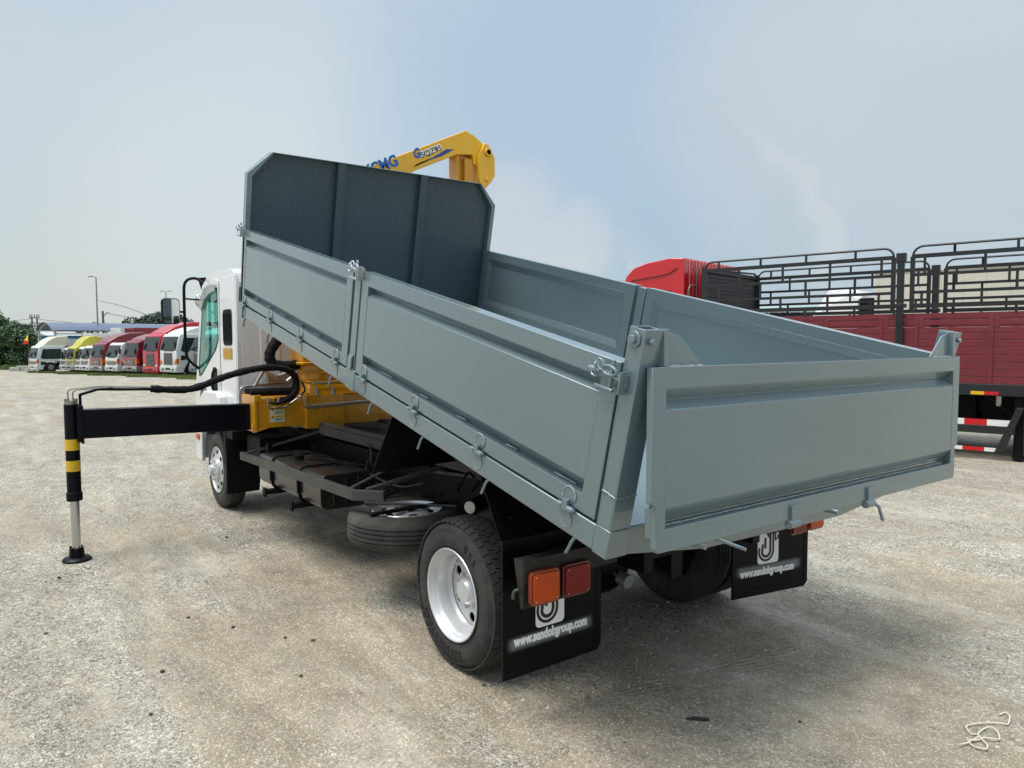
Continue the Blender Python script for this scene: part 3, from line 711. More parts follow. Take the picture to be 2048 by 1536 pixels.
for i in range(6):
    a = R(60*i); b.cyl((SC[0]+.105*math.cos(a), SC[1]+.105*math.sin(a), SC[2]), (SC[0]+.105*math.cos(a), SC[1]+.105*math.sin(a), SC[2]+.012), .010, n=6)
b.build('rim', [RIM, BLKPL], wh)
b = MB(); b.box(-1.02, -.42, 1.25, 1.29, .612, .63); b.build('spare_carrier', BLKPL, truck, bevel=.002)
# road wheels
def letters(mb, txt, cx, cy, cz, rr, a0, da, h, wd_, s):
    for i, ch in enumerate(txt):
        if ch == ' ': continue
        a = R(a0-da*i)          # angle seen from outside, clockwise reading
        # outside view: horizontal axis = s*(-y) ; left side viewed from -x: right = -y
        hd = Vector((0, -1, 0)) if s < 0 else Vector((0, 1, 0)); up_ = Vector((0, 0, 1))
        rad = hd*math.cos(a)+up_*math.sin(a); tan = hd*math.sin(a)-up_*math.cos(a)
        o = Vector((cx, cy, cz))+rad*rr-tan*wd_/2
        mb.text(ch, o, tan, rad, wd_*(.45 if ch == 'I' else 1), h, .003, .01)
def wheel(s, face, cy, kind, par=truck, cz=.395):
    w_ = bpy.data.objects.new('wheel', None); COL.objects.link(w_); w_.parent = par; w_['_w'] = par['_w']
    f = -s                      # direction from the outer face inward
    b = MB()
    if kind == 'drive':
        tyre(b, face, cy, cz, ro=.384, grooves=0, flip=f)
        rows = ((.006, .046, 50), (.049, .081, 50), (.084, .118, 50), (.121, .153, 50), (.156, .199, 50))
        for ri, (a0, a1, n) in enumerate(rows):
            for i in range(n):
                q0 = 2*math.pi*(i+.5*(ri % 2))/n; q1 = q0+2*math.pi/n*.87; sk = .02*(1 if ri % 2 else -1)
                ri_, ro_ = .378, .3965-(0.003 if ri in (0, 4) else 0); vs = []
                for r_ in (ri_, ro_):
                    for (aa, q) in ((a0, q0), (a1, q0+sk), (a1, q1+sk), (a0, q1)):
                        r2 = r_-(.008 if (r_ == ro_ and ((ri == 0 and aa == a0) or (ri == 4 and aa == a1))) else 0)
                        vs.append((face+f*aa, cy+r2*math.cos(q), cz+r2*math.sin(q)))
                b.add(vs, [(0, 1, 2, 3), (7, 6, 5, 4), (0, 1, 5, 4), (1, 2, 6, 5), (2, 3, 7, 6), (3, 0, 4, 7)])
        for r_ in (.262, .345, .352):
            b.lathe([(f*-.0062, r_), (f*-.0075, r_+.001), (f*-.0062, r_+.002)], (face, cy, cz), 'x', 72)
    else: tyre(b, face, cy, cz, grooves=4, flip=f)
    b.build('tyre', RUBBER if kind != 'steer' else RUBBER2, w_)
    if kind == 'drive' and s < 0:
        b = MB(); letters(b, 'WSR', face-.0055, cy, cz, .285, 62, 8.5, .042, .030, s); letters(b, 'BRIDGESTONE', face-.0055, cy, cz, .285, 285, 7.4, .034, .026, s)
        b.build('tyre_lettering', LETTER, w_)
    b = MB()
    if kind == 'steer':
        pr = [(.02, .20), (-.002, .240), (-.006, .237), (-.002, .229), (.016, .222), (.030, .212), (.034, .205), (.02, .195), (.004, .175), (-.004, .15), (-.002, .128), (-.030, .122), (-.034, .10), (-.034, .062), (-.075, .056), (-.085, .04), (-.088, .0)]
        b.lathe([(f*a, r) for a, r in pr], (face, cy, cz), 'x', 60, False)
        for i in range(8):
            q = R(45*i+10); b.cyl((face+f*-.034, cy+.10*math.cos(q), cz+.10*math.sin(q)), (face+f*-.055, cy+.10*math.cos(q), cz+.10*math.sin(q)), .012, .009, n=8)
        b.mi = 1
        for i in range(8):
            q = R(45*i); b.ico((face+f*.003, cy+.176*math.cos(q), cz+.176*math.sin(q)), .026, 2, 0, (.25, .8, 1))
    else:
        dd = .125
        pr = [(.02, .22), (-.004, .243), (-.009, .240), (-.006, .233), (.004, .228), (.022, .222), (.034, .212), (.05, .206), (.095, .203), (.11, .198), (dd-.004, .190)]
        b.lathe([(f*a, r) for a, r in pr], (face, cy, cz), 'x', 72, False)
        holes = []
        for i in range(6):
            q = R(60*i+30); holes.append([(cy+.148*math.cos(q)+.027*math.cos(k*math.pi/6), cz+.148*math.sin(q)+.027*math.sin(k*math.pi/6)) for k in range(12)])
        b.plate([(cy+.196*math.cos(k*math.pi/24), cz+.196*math.sin(k*math.pi/24)) for k in range(48)], 'x', *sorted((face+f*dd, face+f*(dd+.008))), holes)
        b.lathe([(f*a, r) for a, r in [(dd-.001, .113), (dd-.012, .108), (dd-.014, .076), (dd-.045, .068), (dd-.060, .055), (dd-.062, .0)]], (face, cy, cz), 'x', 40, False)
        for i in range(8):
            q = R(45*i+12); b.cyl((face+f*(dd-.012), cy+.092*math.cos(q), cz+.092*math.sin(q)), (face+f*(dd-.036), cy+.092*math.cos(q), cz+.092*math.sin(q)), .012, .010, n=6)
        b.tube([(face+f*.11, cy+.03, cz+.15), (face+f*.04, cy+.05, cz+.145)], .004, 6)
        b.mi = 1; b.lathe([(f*(dd+.03), .21), (f*(dd+.031), .0)], (face, cy, cz), 'x', 30, False)
    b.build('rim', [RIM, BLKPL], w_)
    return w_
wheel(-1, -1.04, .26, 'drive'); wheel(-1, -.80, .26, 'inner')
wheel(1, 1.04, .26, 'drive'); wheel(1, .80, .26, 'inner')
wheel(-1, -1.02, 4.884, 'steer'); wheel(1, 1.02, 4.884, 'steer')
# mudguard plates and flaps
b = MB()
def slab(mb, pts, t):        # thick quad/polygon in 3-D
    P = [Vector(p) for p in pts]; nn = (P[1]-P[0]).cross(P[2]-P[0]).normalized()*t; k = len(P)
    mb.add([tuple(p) for p in P]+[tuple(p+nn) for p in P], [tuple(range(k)), tuple(range(2*k-1, k-1, -1))]+[(i, (i+1) % k, (i+1) % k+k, i+k) for i in range(k)])
slab(b, [(-1.06, .84, 1.33), (-1.06, 1.15, .912), (-.47, 1.12, .93), (-.47, .84, 1.33)], .006)
b.build('mudguard_plate', FLAP, truck)
b = MB(); slab(b, [(-1.14, -.335, .80), (-1.14, -.14, 1.13), (-.53, -.14, 1.13), (-.53, -.335, .80)], .006)
for p in ((-1.05, -.272, .91), (-.86, -.245, .955)): b.ico(p, .013, 2, 0, (1, .7, 1))
b.box(-1.12, -.5, -.33, -.30, .70, .76)
b.build('mudguard_plate', FLAP, truck)
flapm = FLAP.copy(); flapm.name = 'rubber_flap_with_overspray'
def overspray(m, c, ax, ay, az):
    t = m.node_tree; bs = t.nodes['Principled BSDF']; tcn = t.nodes.new('ShaderNodeTexCoord')
    mp = t.nodes.new('ShaderNodeMapping'); mp.vector_type = 'TEXTURE'; mp.inputs['Location'].default_value = c; mp.inputs['Scale'].default_value = (ax, ay, az)
    t.links.new(tcn.outputs['Object'], mp.inputs[0])
    ab = t.nodes.new('ShaderNodeVectorMath'); ab.operation = 'ABSOLUTE'; t.links.new(mp.outputs[0], ab.inputs[0])
    sp = t.nodes.new('ShaderNodeSeparateXYZ'); t.links.new(ab.outputs[0], sp.inputs[0])
    r = []
    for i, (a, c2) in enumerate(((.80, 1.0), (0, 0), (.25, 1.0))):
        if i == 1: continue
        q = t.nodes.new('ShaderNodeMapRange'); q.interpolation_type = 'SMOOTHSTEP'; t.links.new(sp.outputs[i], q.inputs[0]); q.inputs[1].default_value = a; q.inputs[2].default_value = c2
        q.inputs[3].default_value = 1; q.inputs[4].default_value = 0; r.append(q.outputs[0])
    mu = t.nodes.new('ShaderNodeMath'); mu.operation = 'MULTIPLY'; t.links.new(r[0], mu.inputs[0]); t.links.new(r[1], mu.inputs[1])
    mu2 = t.nodes.new('ShaderNodeMath'); mu2.operation = 'MULTIPLY'; t.links.new(mu.outputs[0], mu2.inputs[0]); mu2.inputs[1].default_value = .62
    mx = t.nodes.new('ShaderNodeMix'); mx.data_type = 'RGBA'; t.links.new(mu2.outputs[0], mx.inputs[0])
    lk = [l for l in t.links if l.to_socket == bs.inputs['Base Color']]
    if lk: t.links.new(lk[0].from_socket, mx.inputs[6])
    mx.inputs[7].default_value = (.30, .33, .34, 1); t.links.new(mx.outputs[2], bs.inputs['Base Color'])
overspray(flapm, (.285, 0, .155), .27, 1, .040)
def mud_flap(O, xd, wdt, hgt, parent, logo, url):
    """flap in its own frame: u to the right, v up; hangs at O (bottom left)"""
    xd = Vector(xd).normalized(); yd = Vector((-xd.y, xd.x, 0)); M = Matrix.Translation(Vector(O)-Vector(parent['_w'])) @ Matrix(((xd.x, yd.x, 0, 0), (xd.y, yd.y, 0, 0), (0, 0, 1, 0), (0, 0, 0, 1)))
    b = MB(); n = 14; vs = []
    out = [(0, .0), (wdt-.03, .0), (wdt, .03), (wdt, hgt), (0, hgt)]
    b.plate(out, 'y', 0, .010)
    fl = b.build('mud_flap', flapm); fl.parent = parent; fl.matrix_local = M
    def sub(mb, name, m):
        o = mb.build(name, m); o.parent = fl; return o
    b = MB(); b.tube([(.02, -.001, .035), (wdt-.05, -.001, .035), (wdt-.03, -.001, .05), (wdt-.03, -.001, .4)], .0025, 6); sub(b, 'moulded_edge', FLAP)
    b = MB(); b.text('www.sendokgroup.com', (url[0], -.0005, url[2]), (1, 0, 0), (0, 0, 1), url[1], .064, .0012, .05); sub(b, 'web_address', WHITEP)
    lx, lz, lw = logo
    b = MB(); b.plate([(lx+p[0], lz+p[1]) for p in rrect(0, lw, 0, lw*1.28, .022, 5)], 'y', -.0018, -.0004); sub(b, 'logo_ground', WHITEP)
    b = MB()
    def stroke(pts, wd2):
        P = [Vector((lx+p[0]*lw, 0, lz+p[1]*lw)) for p in pts]; vs = []
        for i in range(len(P)):
            t = (P[min(i+1, len(P)-1)]-P[max(i-1, 0)]).normalized(); nn = Vector((-t.z, 0, t.x))*wd2*lw/2
            vs += [P[i]+nn, P[i]-nn]
        k = len(vs)
        b.add([(v.x, -.0030, v.z) for v in vs]+[(v.x, -.0017, v.z) for v in vs], [(2*i, 2*i+1, 2*i+3, 2*i+2) for i in range(len(P)-1)]+[(0, k, k+1, 1)]+[(2*i, 2*i+2, 2*i+2+k, 2*i+k) for i in range(len(P)-1)]+[(2*i+1, 2*i+1+k, 2*i+3+k, 2*i+3) for i in range(len(P)-1)])
    cc = (.40, .46)
    def A(r, a0, a1, n=14): return [(cc[0]+r*math.cos(R(a0+(a1-a0)*i/n)), cc[1]+r*math.sin(R(a0+(a1-a0)*i/n))) for i in range(n+1)]
    stroke([(.74, 1.2)]+A(.34, 0, -205, 20), .085); stroke([(.60, 1.15)]+A(.20, 0, -170, 14)+[(.24, .72)], .10)
    stroke([(.36, .95), (.36, .55)], .10); stroke([(.84, 1.2), (.84, .80), (.95, .88), (1.0, 1.0)], .07); stroke([(.46, 1.1), (.56, .93)], .08)
    sub(b, 'logo', INKB)
    return fl
mud_flap((-1.148, -.345, .190), (1, 0, 0), .60, .64, truck, (.187, .20, .172), (.06, .445, .128))
fr = mud_flap((.505, -.340, .200), (.982, -.19, 0), .600, .56, truck, (.19, .185, .165), (.055, .43, .105)); fr['label'] = 'black mud flap twisted towards the yard'
# rear lamps on their brackets
for s in (-1, 1):
    b = MB(); Yl = -.50
    if s < 0:
        b.box(-1.135, -.58, Yl+.012, Yl+.018, .668, .775); b.box(-1.137, -.58, Yl+.019, Yl+.085, .764, .770)
        b.plate([(Yl+.019, .763), (Yl+.085, .763), (Yl+.04, .56), (Yl+.019, .56)], 'x', -1.137, -1.131)
        b.box(-1.131, -.76, Yl+.02, Yl+.026, .56, .668)
    else: b.box(.62, 1.19, Yl+.012, Yl+.018, .60, .80)
    br = b.build('lamp_bracket', mat('dark_bracket_paint', (.016, .0155, .014), .5, spec=.3, dirt=((.06, .055, .048), 6, .4)), truck, bevel=.002)
    for (x0, x1, m, nm) in ((-1.118, -.955, AMBER, 'turn'), (-.937, -.772, REDL, 'stop')):
        if s > 0: x0, x1 = -x1+.05, -x0+.05
        z0, z1 = (.572, .722) if s < 0 else (.565, .715)
        b = MB(); b.plate(rrect(x0, x1, z0, z1, .022), 'y', Yl-.012, Yl+.010); b.mi = 1; b.plate(rrect(x0+.011, x1-.011, z0+.011, z1-.011, .014), 'y', Yl-.020, Yl-.0125)
        b.mi = 2
        for px in (x0+.024, x1-.024):
            for pz in (z0+.022, z1-.022): b.cyl((px, Yl-.0205, pz), (px, Yl-.024, pz), .0035, n=8)
        b.build('tail_lamp', [mat('lamp_rim_'+nm, (.20, .03, .01) if nm == 'turn' else (.08, .008, .006), .3, 0, .5), m, STEEL], br, bevel=.003)
b = MB(); b.tube(spline([(-1.137, -.45, .64), (-1.155, -.44, .63), (-1.16, -.44, .60)], 4), .008); b.build('cable_clip', RAIL, truck)
b = MB(); b.box(-.05, .04, -.36, -.34, .44, .60); b.build('tow_bracket', BLACKP, truck, bevel=.003)
b = MB(); b.cyl((-.02, .05, .34), (-.02, -.02, .33), .04, n=16); b.build('differential_plug', STEEL, truck)
# ------------------------------------------------------------------ cab
cab_side = [(3.99, .98), (3.96, 1.02), (3.96, 2.26), (4.0, 2.35), (4.1, 2.395), (4.55, 2.41), (4.95, 2.385), (5.17, 2.30), (5.27, 2.14), (5.43, 1.62), (5.54, 1.28), (5.60, .95), (5.615, .5), (5.58, .42), (5.38, .42),
            (5.36, .62), (5.28, .78), (5.12, .92), (4.88, 1.0), (4.64, 1.0), (4.46, .98)]
win = [(5.12, 2.10), (4.99, 2.18), (4.58, 2.245), (4.54, 2.235), (4.54, 1.74), (4.64, 1.64), (5.22, 1.37), (5.32, 1.35), (5.35, 1.42)]
lowwin = [(5.06, 1.22), (5.20, 1.30), (5.31, 1.22), (5.36, 1.08), (5.34, .99), (5.18, 1.0)]
b = MB()
b.plate(cab_side, 'x', -1.05, -1.015, [win, lowwin]); b.plate(cab_side, 'x', 1.015, 1.05, [win])
def strip(mb, y0, z0, y1, z1, x0=-1.015, x1=1.015, t=.025):
    d_ = Vector((0, y1-y0, z1-z0)).normalized(); nn = Vector((0, -d_.z, d_.y))*t
    vs = [(x, y, z) for x in (x0, x1) for (y, z) in ((y0, z0), (y1, z1), (y1-nn.y, z1-nn.z), (y0-nn.y, z0-nn.z))]
    mb.add(vs, [(0, 1, 2, 3), (7, 6, 5, 4), (0, 4, 5, 1), (1, 5, 6, 2), (2, 6, 7, 3), (3, 7, 4, 0)])
pp = cab_side[1:14]
for i in range(len(pp)-1):
    if i in (7, 8): continue
    (a, c), (d, e) = pp[i], pp[i+1]; strip(b, a, c, d, e, t=-.02 if False else .02)
b.box(-1.01, 1.01, 3.99, 5.3, 1.0, 1.03)
b.box(-.98, .98, 3.962, 3.985, 1.03, 2.25)
for x in (-.75, -.25, .25, .75): b.box(x-.09, x+.09, 3.948, 3.962, 1.1, 2.1)
cab = b.build('cab', WHITE, truck, bevel=.014, seg=3)
b = MB(); b.box(-1.056, -1.046, 3.985, 4.50, 1.0, 2.33); b.build('corner_panel', WHITE, cab, bevel=.004)
b = MB(); door = [(4.52, .97), (4.52, 2.31), (4.62, 2.335), (4.98, 2.29), (5.15, 2.19), (5.24, 2.08), (5.40, 1.55), (5.50, 1.20), (5.50, 1.0), (5.38, .96), (5.14, .97), (4.88, 1.0)]
b.plate(door, 'x', -1.062, -1.052, [win, lowwin]); b.build('door', WHITE, cab, bevel=.004)
b = MB(); win2 = [((y-4.95)*.965+4.95, (z-1.80)*.965+1.80) for y, z in win]; b.plate(win, 'x', -1.0665, -1.0642, [win2])
b.build('window_seal', BLKPL, cab)
b = MB(); b.plate(win, 'x', -1.0640, -1.0625); b.build('side_window', GLASS, cab)
b = MB(); b.plate(win, 'x', 1.030, 1.034); b.build('side_window', GLASS, cab)
b = MB(); b.plate(lowwin, 'x', -1.048, -1.044); b.build('lower_window', DGLASS, cab)
b = MB(); strip(b, 5.27, 2.14, 5.54, 1.28, -1.0, 1.0, .006); b.build('windscreen', GLASS, cab)
b = MB(); b.plate([(4.55, 2.275), (4.55, 2.215), (4.80, 2.19), (4.98, 2.14), (5.11, 2.03), (5.20, 2.08), (5.13, 2.17), (4.97, 2.265), (4.75, 2.285)], 'x', -1.085, -1.078); b.build('wind_deflector', GREYPL, cab, bevel=.003)
b = MB(); b.plate(rrect(4.09, 4.37, 1.68, 2.02, .05), 'x', -1.064, -1.057)
for i in range(9): y = 4.12+i*.028; b.box(-1.069, -1.064, y, y+.012, 1.72, 1.98)
b.build('air_vent', BLKPL, cab)
b = MB(); b.plate(rrect(4.10, 4.39, 1.55, 1.655, .008), 'x', -1.062, -1.0565); b.build('side_reflector', ORREF, cab)
b = MB(); b.plate(rrect(4.62, 4.80, 1.20, 1.46, .05), 'x', -1.064, -1.0625); b.tube(spline([(-1.066, 4.66, 1.44), (-1.095, 4.67, 1.40), (-1.095, 4.69, 1.26), (-1.066, 4.70, 1.22)], 4), .012); b.build('door_handle', BLKPL, cab)
b = MB(); b.plate([(4.30, 1.01), (4.34, 1.19), (4.44, 1.235), (4.9, 1.22), (5.12, 1.12), (5.10, 1.03), (4.88, 1.06), (4.62, 1.03), (4.50, .98)], 'x', -1.135, -1.05)
b.build('wheel_arch_flare', WHITE, cab, bevel=.02, seg=3)
b = MB(); b.box(-1.07, -1.05, 5.30, 5.5, .44, .75); b.mi = 1; b.box(-1.085, -1.068, 5.36, 5.48, .66, .72); b.build('corner_bumper', [WHITE, AMBER], cab, bevel=.006)
b = MB(); b.box(-.55, -.25, 4.6, 4.75, 1.25, 1.95); b.box(-.55, -.25, 4.7, 5.1, 1.15, 1.3); b.box(.25, .6, 4.6, 4.75, 1.25, 1.95); b.box(.25, .6, 4.7, 5.1, 1.15, 1.3); b.box(-.9, .9, 5.28, 5.42, 1.15, 1.42)
b.build('seat', BLKPL, cab, bevel=.03)
b = MB(); torus(b, (-.45, 5.15, 1.55), (.2, 0, 0), (0, .12, .16), 0, .015, 24, 8); b.cyl((-.45, 5.3, 1.4), (-.45, 5.15, 1.55), .03); b.build('steering_wheel', BLKPL, cab)
b = MB()
b.tube(spline([(-1.02, 5.22, 2.33), (-1.07, 5.32, 2.385), (-1.14, 5.35, 2.375), (-1.182, 5.35, 2.32), (-1.19, 5.35, 2.2), (-1.19, 5.35, 1.94), (-1.187, 5.35, 1.63), (-1.16, 5.35, 1.52), (-1.05, 5.36, 1.42)], 6), .015, 10)
b.tube([(-1.19, 5.35, 2.17), (-1.03, 5.33, 2.16)], .009); b.tube([(-1.24, 5.34, 2.03), (-1.19, 5.35, 2.03)], .011)
b.plate([(-1.06, 2.39), (-.98, 2.40), (-.99, 2.25), (-1.02, 2.25)], 'y', 5.28, 5.31)
ma_ = b.build('mirror_arm', BLKPL, cab)
b = MB(); b.plate(rrect(-1.415, -1.24, 1.90, 2.17, .04), 'y', 5.315, 5.385); b.plate(rrect(-1.385, -1.26, 1.92, 2.15, .04), 'y', 5.385, 5.42); b.build('mirror_housing', BLKPL, cab, bevel=.012, seg=3)
b = MB(); b.plate(rrect(-1.405, -1.25, 1.91, 2.16, .035), 'y', 5.306, 5.312); b.build('mirror_glass', MIRR, cab)
b = MB(); b.ico((-1.035, 5.36, 2.15), .075, 3, 0, (.6, .4, 1)); b.build('round_mirror', MIRR, cab)
# front wheel mudguard
b = MB(); pts = []
for i in range(13):
    a = R(-25+i*13); pts.append((4.884-.455*math.cos(a), .40+.455*math.sin(a)))
inner = [(4.884-(4.884-y)*.955, .40+(z-.40)*.955) for y, z in pts]
b.plate(pts+inner[::-1], 'x', -1.045, -.72)
b.box(-1.055, -.745, 4.405, 4.425, .255, .66); b.box(-1.055, -1.045, 4.42, 4.50, .50, .86); b.box(-1.05, -.60, 4.20, 4.42, .78, .86)
b.build('front_mudguard', BLKPL, truck, bevel=.004)
# machinery between the cab and the crane
b = MB(); b.cyl((-1.02, 3.87, 1.235), (-.50, 3.87, 1.225), .052, n=20); b.cyl((-.56, 3.86, 1.26), (-.25, 3.86, 1.26), .07, n=20); b.box(-1.0, -.3, 3.82, 3.92, 1.05, 1.15)
b.build('hydraulic_cylinder', BLKPL, truck, bevel=.004)
b = MB()
for (p, q, r_) in (((-1.0, 3.90, 1.30), (-.45, 3.90, 1.36), .012), ((-.93, 3.88, 1.30), (-.84, 3.88, 1.45), .016), ((-.84, 3.88, 1.45), (-.70, 3.88, 1.36), .02), ((-.72, 3.9, 1.38), (-.5, 3.9, 1.45), .018), ((-1.05, 3.9, 1.31), (-.6, 3.9, 1.31), .01), ((-.62, 3.88, 1.33), (-.5, 3.88, 1.42), .03)):
    b.tube([p, q], r_, 10)
b.box(-.80, -.60, 3.88, 3.93, 1.33, 1.40); b.tube(spline([(-1.02, 3.86, 1.25), (-1.06, 3.84, 1.24), (-1.06, 3.84, 1.29), (-1.0, 3.86, 1.31)], 4), .01)
b.build('gearbox_linkage', ALU, truck, bevel=.005)
# ------------------------------------------------------------------ crane
b = MB()
b.box(-1.035, -.60, 3.50, 3.80, .955, 1.215); b.box(-.60, -.24, 3.45, 3.85, .925, 1.225); b.box(-.24, .12, 3.475, 3.83, .945, 1.222); b.box(.12, 1.035, 3.50, 3.80, .955, 1.215)
b.box(-1.06, -1.035, 3.47, 3.83, .925, 1.245); b.box(1.035, 1.06, 3.47, 3.83, .925, 1.245); b.box(-1.055, -1.0, 3.465, 3.475, 1.19, 1.25)
b.plate([(-1.035, .956), (-.93, .956), (-1.035, .925)], 'y', 3.48, 3.52)
b.cyl((-.42, 3.449, 1.06), (-.42, 3.443, 1.06), .062, n=28)
b.tube([(-1.075, 3.47, .93), (-1.075, 3.47, 1.0)], .008); b.tube([(-1.075, 3.47, .93), (-1.04, 3.47, .93)], .008)
base = b.build('crane_base', YEL, truck, bevel=.005)
b = MB()
b.add([(-.585, 3.46, 1.226), (-.02, 3.46, 1.226), (-.02, 3.88, 1.226), (-.585, 3.88, 1.226), (-.545, 3.50, 1.34), (-.13, 3.50, 1.34), (-.13, 3.86, 1.34), (-.545, 3.86, 1.34)],
      [(0, 3, 2, 1), (4, 5, 6, 7), (0, 1, 5, 4), (1, 2, 6, 5), (2, 3, 7, 6), (3, 0, 4, 7)])
b.box(-.56, -.11, 3.49, 3.87, 1.34, 1.356)
b.build('crane_pedestal', YEL, base, bevel=.006)
b = MB(); CX = -.40
b.cyl((CX, 3.68, 1.356), (CX, 3.68, 1.50), .175, n=32); b.cyl((CX, 3.68, 1.42), (CX, 3.68, 1.44), .19, n=32); b.box(CX-.215, CX+.215, 3.49, 3.87, 1.50, 1.53)
b.box(CX-.20, CX+.20, 3.52, 3.84, 1.53, 3.05); b.plate([(CX-.20, 3.05), (CX+.20, 3.05), (CX+.12, 3.25), (CX-.16, 3.25)], 'y', 3.55, 3.81)
colm = b.build('crane_column', YEL, truck, bevel=.012)
b = MB()
for x in (-.50, -.345):
    b = MB(); b.cyl((x, 3.462, 1.226), (x, 3.462, 1.30), .016, n=8); b.cyl((x, 3.462, 1.226), (x, 3.462, 1.245), .026, n=6); b.build('anchor_bolt', PIPE, base)
b = MB()
b.tube(spline([(-.93, 3.44, 1.19), (-.95, 3.43, 1.17), (-.94, 3.43, 1.135), (-.86, 3.43, 1.135), (-.80, 3.43, 1.14), (-.70, 3.43, 1.20), (-.66, 3.43, 1.225)], 5), .008, 8)
b.tube([(-.66, 3.43, 1.25), (-.635, 3.43, 1.20), (-.63, 3.43, 1.13), (-.60, 3.43, 1.115), (-.45, 3.435, 1.118), (.0, 3.44, 1.135), (.4, 3.45, 1.15)], .0075, 8)
b.tube([(-.645, 3.425, 1.25), (-.62, 3.42, 1.20), (-.615, 3.42, 1.15), (-.58, 3.42, 1.137), (-.0, 3.43, 1.155), (.4, 3.44, 1.17)], .0075, 8)
b.box(-.53, -.50, 3.425, 3.45, 1.10, 1.15)
b.tube(spline([(-.60, 3.45, 1.24), (-.56, 3.45, 1.26), (-.54, 3.45, 1.33), (-.50, 3.47, 1.335), (-.2, 3.47, 1.345)], 5), .006, 8)
for x in (-.95, -.86, -.68, -.63): b.cyl((x, 3.43, 1.185), (x, 3.43, 1.225), .015, n=8)
b.build('hydraulic_pipe', PIPE, base)
b = MB(); b.box(-.915, -.785, 3.4965, 3.4995, 1.00, 1.135); b.mi = 1; b.box(-.91, -.79, 3.4950, 3.4964, 1.105, 1.13); b.box(-.91, -.79, 3.4950, 3.4964, 1.04, 1.062)
b.mi = 2; b.plate([(-.905, 1.108), (-.88, 1.108), (-.8925, 1.128)], 'y', 3.4942, 3.4949); b.plate([(-.905, 1.042), (-.88, 1.042), (-.8925, 1.060)], 'y', 3.4942, 3.4949)
b.text('WARNING', (-.87, 3.4948, 1.110), (1, 0, 0), (0, 0, 1), .07, .014, .0006, 0); b.text('WARNING', (-.87, 3.4948, 1.044), (1, 0, 0), (0, 0, 1), .07, .013, .0006, 0)
for z in (1.092, 1.084, 1.076, 1.030, 1.022, 1.014): b.box(-.87, -.80, 3.4955, 3.4964, z, z+.003)
b.build('warning_label', [mat('label_white', (.6, .6, .57), .5), mat('label_yellow', (.75, .60, .02), .5), INKB], base)
# boom: first arm climbs across the truck, second folds down at the right
b = MB(); ya, yb = 3.555, 3.745
b.plate([(-.58, 2.86), (-.30, 2.86), (.595, 3.407), (1.10, 3.640), (1.285, 3.665), (1.30, 3.56), (1.52, 3.60), (1.532, 3.655), (1.43, 3.79), (1.32, 3.862), (1.206, 3.902), (.184, 3.417), (-.58, 3.05)], 'y', ya, yb)
boom = b.build('crane_boom', YELB, truck, bevel=.006)
b = MB()
b.plate([(1.34, 3.42), (1.34, 3.66), (1.42, 3.80), (1.465, 3.79), (1.545, 3.66), (1.548, 3.47), (1.50, 3.40), (1.40, 3.30)], 'y', ya-.035, ya-.004)
b.plate([(1.34, 3.42), (1.34, 3.66), (1.42, 3.80), (1.465, 3.79), (1.545, 3.66), (1.548, 3.47), (1.50, 3.40), (1.40, 3.30)], 'y', yb+.004, yb+.035)
b.cyl((1.455, ya-.06, 3.705), (1.455, ya-.035, 3.705), .042, n=24); b.cyl((1.455, ya-.06, 3.705), (1.455, yb+.06, 3.705), .03, n=24)
b.cyl((1.44, ya-.05, 3.42), (1.44, ya-.035, 3.42), .02, n=12)
b.build('knuckle_plate', YELB, boom, bevel=.004)
b = MB(); b.box(1.10, 1.13, 3.57, 3.73, 2.4, 3.64); b.box(1.13, 1.30, 3.62, 3.73, 2.4, 3.655); b.box(1.20, 1.30, 3.57, 3.62, 2.4, 3.62); b.plate([(1.13, 2.7), (1.19, 2.7), (1.34, 3.60), (1.29, 3.60)], 'y', 3.575, 3.60)
b.build('folding_arm', YEL, truck, bevel=.006)
b = MB(); b.mi = 0
sl = math.atan2(.475, 1); xd = (math.cos(sl), 0, math.sin(sl)); yd = (-math.sin(sl), 0, math.cos(sl))
b.text('XCMG', (.045, ya-.0005, 3.255), xd, yd, .42, .115, .0015, .045)
b.text('G', (.60, ya-.0012, 3.515), xd, (-math.sin(sl)+.15, 0, math.cos(sl)), .08, .10, .0015, .05)
b.build('boom_lettering', BLUEP, boom)
b = MB()
def sw(pts, y0, y1): b.plate(pts, 'y', y0, y1)
sw([(.575, 3.435), (.62, 3.475), (.72, 3.515), (.92, 3.60), (1.06, 3.685), (.97, 3.675), (.80, 3.565), (.66, 3.49)], ya-.0016, ya-.0004); b.build('boom_swoosh', NAVY, boom)
b = MB(); b.text('SQZ95', (.685, ya-.0022, 3.535), xd, yd, .26, .066, .0012, .012); b.build('model_lettering', INKB, boom)
b = MB(); b.text('SQZ95', (.682, ya-.0016, 3.531), xd, yd, .272, .078, .0006, .09); b.build('model_lettering_outline', WHITEP, boom)
